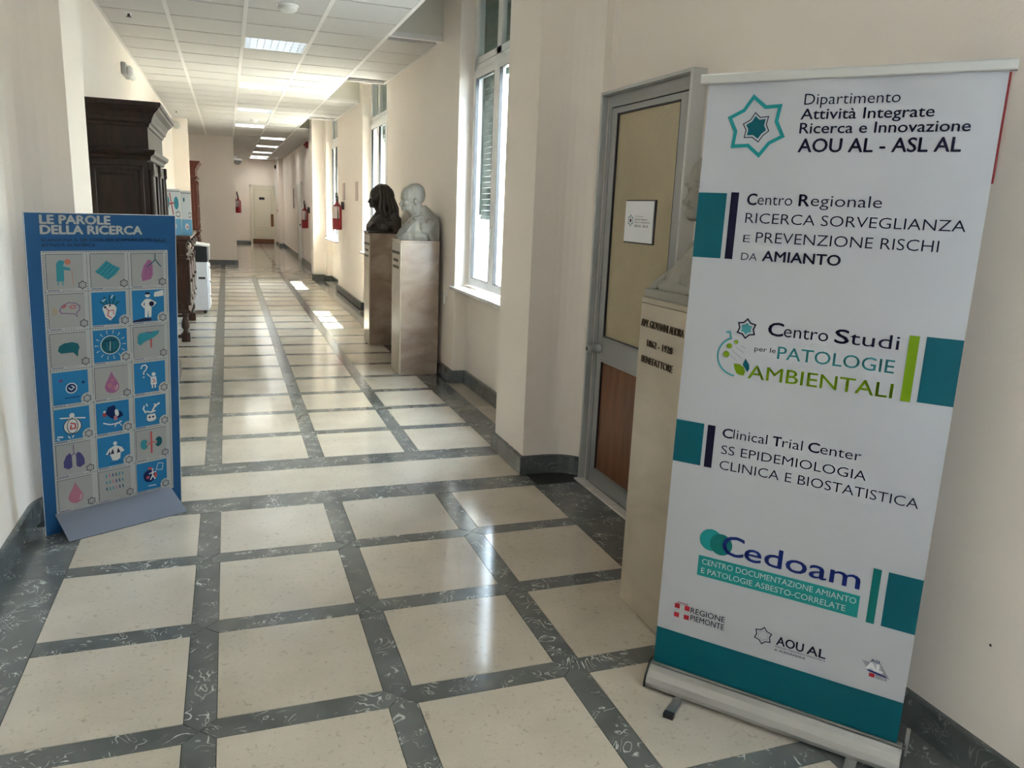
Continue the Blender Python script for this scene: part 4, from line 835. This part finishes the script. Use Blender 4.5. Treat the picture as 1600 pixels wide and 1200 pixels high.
COAT += [('c', (.225, 0, .195), .030, (.36, 0, .02), .030), ('c', (.19, .06, .215), .018, (.235, 0, .185), .018), ('c', (.19, -.06, .215), .018, (.235, 0, .185), .018)]
CUT = [((0, 0, .0), (0, 0, -1)), ((0, 0, 0), (-1, 0, 0)), ((0, .185, 0), (0, 1, 0)), ((0, -.185, 0), (0, -1, 0)), ((.375, 0, 0), (1, 0, 0))]
b2 = thing('bust', 'pale grey stone bust of a bald man in a jacket, second pedestal', 'bust', (1.75, 7.64, 1.312), 'busts on pedestals')
sculpt('figure', HEAD+BODY+COAT+[('e', (.19, 0, .455), (.085, .076, .085))], .005, 2, MARB, b2, (1.925, 7.645, 1.312), CUT)
HAIR = [('e', (.19, 0, .475), (.105, .095, .075)), ('e', (.13, 0, .40), (.085, .115, .12)), ('e', (.245, 0, .488), (.045, .058, .030))]
rr = random.Random(3)
for i in range(30):
    a = math.radians(62+236*i/29); x_, y_ = math.cos(a), math.sin(a)
    p0 = (.195+.075*x_, .072*y_, .515-.012*rr.random()); p1 = (.175+.105*x_, .112*y_, .40); p2 = (.165+.135*x_-(.02 if x_ < 0 else -.015), .135*y_, .26); p3 = (.155+.155*x_*(1.05 if x_ < 0 else .7), .150*y_, .165+.02*rr.random())
    k_ = .021 if i % 2 else .009; HAIR += [('c', p0, k_, p1, k_), ('c', p1, k_, p2, k_), ('c', p2, k_, p3, .011)]
JAB = [('c', (.235, 0, .225), .030, (.365, 0, .03), .034)]+[('e', (.265+.022*i, .018*(-1)**i, .185-.034*i), (.024, .03, .014)) for i in range(5)]
b3 = thing('bust', 'dark bronze bust of a figure with long wavy hair, farthest pedestal', 'bust', (1.74, 9.34, 1.312), 'busts on pedestals')
sculpt('figure', HEAD+BODY+HAIR+JAB+[('c', (.10, .10, .20), .03, (.33, .09, .06), .018), ('c', (.10, -.10, .20), .03, (.33, -.09, .06), .018)], .0045, 1, BRONZE, b3, (1.905, 9.345, 1.330), CUT)
obj('plinth', MB().box(1.52, 9.165, 1.312, 1.90, 9.525, 1.332, BRONZE, .003), b3)
b1 = thing('bust', 'grey marble bust with draped shoulders, mostly hidden behind the roll-up banner', 'bust', (1.74, 2.55, 1.312), 'busts on pedestals')
DRAPE = [('c', (.22, .10, .17), .03, (.345, .06, .05), .022), ('c', (.22, -.10, .17), .03, (.345, -.06, .05), .022), ('c', (.20, .14, .12), .026, (.37, .15, .01), .016), ('c', (.20, -.14, .12), .026, (.37, -.15, .01), .016), ('c', (.24, .02, .17), .03, (.37, .01, .02), .02), ('c', (.25, .06, .11), .022, (.36, .11, .02), .012), ('e', (.30, 0, .015), (.10, .17, .04))]
HEAD1 = HEAD
sculpt('figure', HEAD1+BODY+DRAPE, .005, 2, MARB, b1, (1.935, 2.550, 1.345), CUT)
obj('plinth', MB().box(1.548, 2.36, 1.312, 1.925, 2.738, 1.347, MARB, .004), b1)

# ================================================================== FURNITURE ON THE LEFT
def wardrobe(label, y0, y1, m_, xw=-.958, xf=-.515, top=2.275, split=.86):
    t = thing('wardrobe', label, 'wardrobe', ((xw+xf)/2, (y0+y1)/2, 0))
    q = MB(); q.rings(xw, y0, xf, y1, [(0, .055), (.10, .055), (.125, .045), (.15, .035), (.16, .015), (.175, .012)], m_); obj('plinth_base', q, t)
    q = MB(); q.rings(xw, y0, xf, y1, [(.175, 0), (split-.04, 0)], m_); q.rings(xw, y0, xf, y1, [(split-.04, .012), (split-.02, .03), (split, .04), (split+.03, .04), (split+.045, .012)], m_); obj('lower_body', q, t)
    q = MB(); q.rings(xw, y0+.02, xf-.02, y1-.02, [(split+.045, 0), (top-.40, 0)], m_); obj('upper_body', q, t)
    q = MB(); q.rings(xw, y0+.01, xf-.01, y1-.01, [(top-.40, 0), (top-.395, .012), (top-.37, .018), (top-.355, .040), (top-.335, .048), (top-.325, .048), (top-.32, .012)], m_); obj('moulding', q, t)
    q = MB(); q.rings(xw, y0+.01, xf-.01, y1-.01, [(top-.325, .004), (top-.17, .004), (top-.165, .014), (top-.145, .02), (top-.135, .034), (top-.11, .040), (top-.075, .058), (top-.05, .085), (top-.035, .092), (top-.03, .104), (top-.006, .108), (top, .10)], m_); obj('cornice', q, t)
    def frame(q, za, zb):   # raised frame around a sunk panel on the near side
        xa, xb = xw+.05, xf-.05; yy = y0+.02 if za > split else y0
        for (a_, b_, c_, d_) in ((xa, xa+.03, za, zb), (xb-.03, xb, za, zb), (xa, xb, za, za+.03), (xa, xb, zb-.03, zb)): q.box(a_, yy-.012, c_, b_, yy, d_, m_, .004)
        q.rings(xa+.06, yy-.001, xb-.06, yy+.001, [(za+.06, .0), (za+.07, .006), (zb-.07, .006), (zb-.06, 0)], m_)
    q = MB(); frame(q, split+.09, top-.44); obj('side_panel', q, t); q = MB(); frame(q, .22, split-.09); obj('side_panel', q, t)
    for i, yc in enumerate((y0+.055, (y0+y1)/2, y1-.055)):
        q = MB(); z0 = split+.06; z1 = top-.41
        q.box(xf-.02, yc-.035, z0, xf+.022, yc+.035, z0+.09, m_, .004); q.box(xf-.02, yc-.035, z1-.06, xf+.022, yc+.035, z1, m_, .004)
        q.lathe([(.026, z0+.09), (.030, z0+.11), (.020, z0+.13), (.026, z0+.25), (.024, z1-.30), (.018, z1-.10), (.028, z1-.08), (.028, z1-.06)], (xf-.004, yc, 0), m_, 14); obj('column', q, t)
    yc = (y0+y1)/2
    for a, b_ in ((y0+.10, yc-.04), (yc+.04, y1-.10)):
        q = MB(); z0, z1 = split+.07, top-.42; x_ = xf-.02
        for (ya, yb, za, zb) in ((a, a+.07, z0, z1), (b_-.07, b_, z0, z1), (a, b_, z0, z0+.08), (a, b_, z1-.08, z1)): q.box(x_, ya, za, x_+.022, yb, zb, m_, .004)
        q.box(x_, a+.07, z0+.08, x_+.006, b_-.07, z1-.08, m_); d_ = obj('door', q, t); obj('knob', MB().lathe([(.006, 0), (.006, .012), (.013, .02), (.010, .03)], (x_+.022, b_-.035 if a < yc-.1 else a+.035, 1.45), ALU, 10, 'X'), d_)
        q = MB(); q.box(xf, a, .22, xf+.018, b_, split-.08, m_, .005); q.box(xf+.018, a+.08, .30, xf+.028, b_-.08, split-.16, m_, .008); d_ = obj('door', q, t); obj('knob', MB().lathe([(.006, 0), (.006, .012), (.013, .02), (.010, .03)], (xf+.018, b_-.035, .55), ALU, 10, 'X'), d_)
    return t
wardrobe('tall very dark wooden wardrobe with heavy cornice behind the blue board', 6.42, 7.80, CHERRY)
# sideboard
t = thing('sideboard', 'carved brown sideboard on turned legs between the wardrobe and the printer', 'sideboard', (-.70, 10.5, 0))
x0, x1, y0, y1 = -.955, -.455, 9.60, 11.42
q = MB(); q.rings(x0, y0, x1, y1, [(.33, .0), (.335, .018), (.36, .022), (.375, .005), (.40, 0), (.955, 0), (.96, .014), (.985, .018), (.995, .006), (1.0, .002), (1.125, .002), (1.13, .012), (1.15, .022), (1.16, .03), (1.163, .03)], WALN); obj('body', q, t)
q = MB(); q.rings(x0, y0, x1, y1, [(1.163, .045), (1.17, .055), (1.195, .055), (1.205, .045)], WALN); obj('top', q, t)
for xx, yy in ((x1-.045, y0+.05), (x1-.045, y1-.05), (x0+.05, y0+.05), (x0+.05, y1-.05)):
    q = MB(); q.box(xx-.047, yy-.047, 0, xx+.047, yy+.047, .105, WALN, .005); q.lathe([(.030, .105), (.036, .115), (.024, .125), (.024, .135), (.044, .165), (.047, .20), (.036, .245), (.024, .28), (.034, .295), (.036, .315), (.03, .335)], (xx, yy, 0), WALN, 18); obj('leg', q, t)
obj('stretcher', MB().box(x0+.03, y0+.03, .045, x1-.05, y0+.07, .08, WALN, .004), t); obj('stretcher', MB().box(x0+.03, y1-.07, .045, x1-.05, y1-.03, .08, WALN, .004), t)
q = MB()
for (a_, b_, c_, d_) in ((x0+.05, x0+.08, .44, .92), (x1-.08, x1-.05, .44, .92), (x0+.05, x1-.05, .44, .47), (x0+.05, x1-.05, .89, .92)): q.box(a_, y0-.01, c_, b_, y0, d_, WALN, .004)
obj('side_panel', q, t)
n = 3; p_ = (y1-y0-.10)/n
for k in range(n):
    a = y0+.05+p_*k; b_ = a+p_
    q = MB(); q.box(x1, a+.02, 1.012, x1+.016, b_-.02, 1.115, WALN, .006); d_ = obj('drawer', q, t); q = MB(); q.ell((x1+.026, (a+b_)/2, 1.062), (.018, .022, .018), WALN); obj('knob', q, d_)
    q = MB(); q.box(x1, a+.03, .43, x1+.016, b_-.03, .93, WALN, .006); q.box(x1+.016, a+.10, .50, x1+.028, b_-.10, .86, WALN, .010); d_ = obj('door', q, t); q = MB(); q.ell((x1+.038, a+.06, .70), (.02, .014, .02), WALN); obj('knob', q, d_)
GLINT = mat('painted_carving_glint', (.42, .36, .31), .35)  # pale colour paints a glint on the nearest carved mask
for k in range(n+1):
    yy = y0+.045+p_*k; q = MB(); q.ell((x1+.030, yy, 1.09), (.030, .034, .045), GLINT if k == 0 else WALN); q.ell((x1+.05, yy, 1.075), (.018, .016, .016), WALN); q.ell((x1+.03, yy-.024, 1.115), (.014, .012, .014), WALN); q.ell((x1+.03, yy+.024, 1.115), (.014, .012, .014), WALN); obj('carved_mask', q, t)
    q = MB(); q.lathe([(.022, .42), (.028, .44), (.018, .46), (.024, .60), (.028, .72), (.020, .86), (.028, .90), (.030, .94)], (x1+.006, yy, 0), WALN, 12); obj('half_column', q, t)
# folded cards on the sideboard
def upright(name, label, p0, p1, z0, z1, kind):
    a = Vector((p0[0], p0[1], 0)); b_ = Vector((p1[0], p1[1], 0)); d_ = (b_-a); L = d_.length; d_.normalize(); n_ = Vector((d_.y, -d_.x, 0))
    Fm = lambda s, t_, h_: tuple(a+d_*s*L+n_*h_+Vector((0, 0, z0+t_*(z1-z0))))
    t = thing(name, label, 'display card', (a.x, a.y, z0), 'printed cards standing on the sideboard')
    q = MB(); v = [Fm(s, t_, h_) for h_ in (0, -.006) for s, t_ in ((0, 0), (1, 0), (1, 1), (0, 1))]; q.add(v, [(0, 1, 2, 3), (7, 6, 5, 4), (0, 4, 5, 1), (1, 5, 6, 2), (2, 6, 7, 3), (3, 7, 4, 0)], mat('card_pale', (.66, .70, .73), .5, spec=.18)); pn = obj('card', q, t)
    q = MB(); LB = mat('card_sky_blue', (.16, .40, .62), .5, spec=.18); poly(q, Fm, [(0, 0), (1, 0), (1, .36), (0, .36)], LB, .001)
    stroke(q, Fm, [(0, .95), (1, .95)], .02, GREY, .001)
    disc(q, Fm, .5, .20, .20, WPR, .002, 18, .075); disc(q, Fm, .55, .19, .10, SALM, .003, 14, .02)
    if kind: disc(q, Fm, .18, .72, .13, MT['print_cyan'], .001, 18, .13); disc(q, Fm, .74, .70, .15, MT['print_cyan'], .001, 18, .14); stroke(q, Fm, [(.34, .92), (.52, .45)], .06, SKIN, .002); stroke(q, Fm, [(.24, .68), (.62, .70)], .03, SKIN, .002)
    else: disc(q, Fm, .3, .80, .08, DC, .001, 14, .05)
    hx = [(.82+.15*math.sin(PI*i/3), .46+.06*math.cos(PI*i/3)) for i in range(6)]; stroke(q, Fm, hx, .03, GREY, .002, True)
    obj('print', q, pn)
upright('display_card', 'pale card with a blue and red kidney picture on the sideboard, left one', (-.655, 9.68), (-.495, 9.74), 1.205, 1.715, 1)
upright('display_card', 'pale blue card standing right of the kidney card on the sideboard', (-.49, 9.745), (-.385, 9.80), 1.205, 1.70, 0)
# multifunction printer
GB = mat('printer_grey_white', (.62, .66, .74), .4)
t = thing('office_printer', 'white floor-standing office printer with black scanner beyond the sideboard', 'printer', (-.55, 12.3, 0))
q = MB(); q.box(-.90, 12.02, .05, -.29, 12.62, .74, GB, .012); obj('cabinet', q, t)
for k in range(3):
    z = .08+.21*k; q = MB(); q.box(-.288, 12.05, z, -.272, 12.59, z+.195, WHITE, .006); d_ = obj('paper_drawer', q, t); obj('drawer_handle', MB().box(-.272, 12.22, z+.14, -.262, 12.42, z+.165, BLACK, .003), d_)
obj('side_grip', MB().box(-.42, 12.012, .50, -.33, 12.022, .53, BLACK, .003), t)
q = MB(); q.box(-.89, 12.025, .74, -.285, 12.60, .955, BLACK, .01); obj('print_engine', q, t)
q = MB(); v = [(-.90, 12.02, 1.03), (-.265, 12.02, .955), (-.265, 12.62, .955), (-.90, 12.62, 1.03), (-.90, 12.02, 1.055), (-.265, 12.02, .975), (-.265, 12.62, .975), (-.90, 12.62, 1.055)]; q.add(v, [(0, 3, 2, 1), (4, 5, 6, 7), (0, 1, 5, 4), (1, 2, 6, 5), (2, 3, 7, 6), (3, 0, 4, 7)], WHITE); obj('scanner_lid', q, t)
q = MB(); q.box(-.285, 12.56, .74, -.27, 12.62, .95, WHITE, .004); obj('front_post', q, t)
for xx in (-.84, -.35):
    for yy in (12.08, 12.56): q = MB(); q.cyl((xx, yy-.02, .027), (xx, yy+.02, .027), .027, BLACK, 12); q.box(xx-.02, yy-.022, .027, xx+.02, yy+.022, .055, BLACK); obj('caster', q, t)
wardrobe('reddish brown narrow tall cabinet in the recess at the far left', 18.7, 20.0, REDW, xw=-.95, xf=-.62, top=2.41, split=.88)

# ================================================================== WALL FITTINGS
def extinguisher(label, loc, r=.075, hgt=.42, toward=-1, wlabel=True, out=.0):
    t = thing('fire_extinguisher', label, 'fire extinguisher', loc, 'fire extinguishers hung on the corridor walls'); x, y, z = loc
    q = MB(); q.lathe([(r*.9, z), (r, z+.015), (r, z+hgt*.80), (r*.85, z+hgt*.88), (r*.5, z+hgt*.95), (.025, z+hgt), (.025, z+hgt+.03)], (x, y, 0), RED, 20); obj('cylinder', q, t)
    if wlabel:
        q = MB(); n = 8; v = []
        for i in range(n+1):
            a = PI*1.5+PI*(i/n-.5)*.86 if toward == 0 else PI+.5+PI*(i/n-.5)*.9
            for zz in (z+hgt*.42, z+hgt*.86 if True else 0): v.append((x+(r+.001)*math.cos(a), y+(r+.001)*math.sin(a), zz))
        q.add(v, [(2*i, 2*i+2, 2*i+3, 2*i+1) for i in range(n)], mat('extinguisher_label', (.68, .58, .58), .4), True); obj('paper_label', q, t, label='pinkish white label')
    q = MB(); q.box(x-.02, y-.015, z+hgt+.025, x+.02, y+.015, z+hgt+.06, BLACK, .004); q.box(x-.03, y-.07, z+hgt+.055, x-.01, y+.03, z+hgt+.07, BLACK, .003); q.box(x-.03, y-.06, z+hgt+.085, x-.01, y+.03, z+hgt+.10, BLACK, .003); obj('valve', q, t)
    q = MB(); q.tube([(x, y-.01, z+hgt+.05), (x-.04, y-.05, z+hgt+.13), (x-.02, y-.085, z+hgt+.18), (x+.0, y-.11, z+hgt+.08), (x, y-.10, z+hgt*.6), (x, y-.095, z+hgt*.35)], .010, BLACK); obj('hose', q, t)
    s_ = 1 if loc[0] > 1 else -1
    q = MB(); q.box(x+s_*r*.8, y-.02, z+hgt*.75, x+s_*(r+.035), y+.02, z+hgt+.02, BLACK); obj('wall_bracket', q, t)
    return t
extinguisher('fire extinguisher with a pinkish white label on the wall past the busts', (1.845, 14.45, 1.18), .085, .47)
extinguisher('dark red fire extinguisher on the right wall of the far corridor', (1.845, 20.75, 1.00), .085, .50)
extinguisher('thin fire extinguisher on the corner of the far left wall', (.275, 22.0, 1.30), .07, .36)
t = thing('emergency_light', 'white box-shaped emergency light on the left wall above the wardrobe', 'emergency light', (-.93, 9.5, 2.85))
q = MB(); q.box(-.968, 9.30, 2.83, -.925, 9.70, 2.95, mat('grey_lamp_base', (.45, .44, .43), .5), .006); obj('base', q, t); q = MB(); q.box(-.925, 9.33, 2.815, -.865, 9.67, 2.925, WHITE, .02); obj('diffuser', q, t)
def detector(label, x, y, r=.055):
    t = thing('smoke_detector', label, 'smoke detector', (x, y, ZC-.004), 'white detectors on the ceiling')
    q = MB(); q.lathe([(r*1.15, ZC-.001), (r*1.15, ZC-.014)], (x, y, 0), WHITE, 20); obj('mount', q, t)
    q = MB(); q.lathe([(r, ZC-.014), (r*1.0, ZC-.035), (r*.8, ZC-.05), (r*.35, ZC-.06), (r*.3, ZC-.062)], (x, y, 0), mat('detector_body', (.62, .62, .60), .5), 20); obj('body', q, t)
    q = MB(); q.lathe([(r*.82, ZC-.036), (r*.82, ZC-.040)], (x, y, 0), BLACK, 20); obj('vent_ring', q, t)
detector('smoke detector at the top edge of the view on the near ceiling', .51, 6.95, .075); detector('small smoke detector farther along the corridor ceiling', .55, 16.6, .07)
for lab, x, y in (('small black sprinkler in the ceiling nearest the left wall', -.74, 7.95), ('small ceiling sprinkler above the wardrobe cornice', -.80, 16.0)):
    t = thing('sprinkler', lab, 'sprinkler', (x, y, ZC-.004), 'sprinklers in the ceiling'); obj('rose', MB().lathe([(.035, ZC-.001), (.03, ZC-.008)], (x, y, 0), WHITE, 14), t); obj('head', MB().lathe([(.010, ZC-.008), (.010, ZC-.03), (.022, ZC-.032), (.022, ZC-.036)], (x, y, 0), BLACK, 12), t)
t = thing('dome_camera', 'white dome camera at the top corner of the far left wall', 'camera', (.28, 21.55, 2.6))
q = MB(); q.lathe([(.06, 0), (.11, -.02), (.12, -.06)], (.28, 21.55, 2.66), WHITE, 18); q.box(.2, 21.5, 2.62, .28, 21.6, 2.69, WHITE, .01); obj('housing', q, t); q = MB(); q.ell((.28, 21.55, 2.59), (.10, .10, .09), mat('smoked_dome', (.30, .30, .28), .15)); obj('dome', q, t)
t = thing('wall_horn', 'small grey round wall sounder beside the wardrobe cornice', 'sounder', (-.89, 17.4, 3.02))
q = MB(); q.cyl((-.89, 17.46, 3.02), (-.89, 17.40, 3.02), .075, mat('sounder_grey', (.50, .50, .46), .5), 18); obj('body', q, t); q = MB(); q.cyl((-.89, 17.40, 3.02), (-.89, 17.37, 3.02), .06, MT['sounder_grey'], 18, .05); obj('cone', q, t)
t = thing('alarm_siren', 'red alarm siren high on the right wall of the far corridor', 'alarm', (1.94, 21.0, 3.0)); obj('housing', MB().box(1.90, 20.95, 2.97, 1.97, 21.12, 3.13, RED, .01), t); obj('lens', MB().lathe([(.04, 0), (.03, -.03)], (1.90, 21.03, 3.05), RED, 14, 'X'), t)
for lab, x, y, z in (('red alarm call point beside the far corridor fire extinguisher', 1.955, 20.0, 1.30), ('red call point near the far end door', 1.785, 31.4, 1.31)):
    t = thing('call_point', lab, 'call point', (x, y, z), 'red call points'); obj('housing', MB().box(x, y-.05, z-.05, x+.03, y+.05, z+.05, RED, .006), t); obj('button', MB().box(x-.004, y-.025, z-.025, x, y+.025, z+.025, WHITE), t)
for lab, y, z, w_ in (('small framed notice on the wall above the labelled fire extinguisher', 14.45, 1.845, .26), ('small pale framed notice between the labelled extinguisher and the bronze bust', 12.95, 1.84, .22)):
    t = thing('wall_notice', lab, 'notice', (1.965, y, z), 'framed notices on the right wall'); obj('frame', MB().box(1.958, y-w_/2, z-.15, 1.97, y+w_/2, z+.15, mat('notice_frame', (.45, .40, .37), .5), .003), t); obj('paper', MB().box(1.955, y-w_/2+.02, z-.13, 1.958, y+w_/2-.02, z+.13, mat('notice_paper', (.55, .42, .38), .6, var=.25, scale=14)), t)
t = thing('wall_sign', 'white and green safety sign on the left wall at the frame edge', 'sign', (-.965, 4.0, 1.9))
obj('plate', MB().box(-.968, 3.78, 1.70, -.960, 4.133, 2.00, WHITE), t); obj('green_field', MB().box(-.9599, 3.80, 1.80, -.9585, 4.128, 1.985, mat('sign_green', (.01, .16, .08), .4)), t)
q = MB(); put_text(q, lambda s, t_, h_: (-.9597+h_, 3.80+s, t_), 'USCITA', .02, .318, 1.725, .045, NAVY, .02, .0005); obj('lettering', q, t)
t = thing('red_wall_sign', 'red sign on the near right wall peeking past the roll-up banner', 'sign', (2.08, 1.8, 1.9)); obj('plate', MB().box(2.084, 1.722, 1.755, 2.0895, 1.96, 2.06, mat('sign_red', (.30, .008, .012), .4), .001), t)
t = thing('wall_socket', 'small white round valve plate on the pier beside the nearest window sill', 'socket', (1.965, 7.32, .80)); q = MB(); q.lathe([(.042, 0), (.040, -.010), (.028, -.014)], (1.97, 7.33, .82), WHITE, 18, 'X'); obj('plate', q, t); q = MB(); q.box(1.945, 7.31, .72, 1.965, 7.35, .80, WHITE, .005); obj('outlet', q, t)
t = thing('wall_strip', 'grey vertical strip on the wall of the far corridor', 'strip', (1.96, 25.8, 1.7)); obj('strip', MB().box(1.945, 25.75, 1.45, 1.97, 25.9, 2.05, mat('strip_grey', (.30, .29, .26), .5), .003), t)
t = thing('wall_hole', 'small dark screw hole in the near right wall low beside the banner', 'hole', (2.09, 1.48, .42)); obj('plug', MB().lathe([(.004, 0), (.004, -.001)], (2.09, 1.475, .42), BLACK, 10, 'X'), t)
t = thing('cable_duct', 'white vertical cable duct on the right wall near the far end', 'duct', (1.79, 31.9, 2.6)); obj('duct', MB().box(1.76, 31.85, 1.9, 1.80, 31.95, 3.0, WHITE), t); obj('sensor', MB().box(1.74, 31.8, 2.85, 1.80, 31.95, 2.97, BLACK, .01), t)
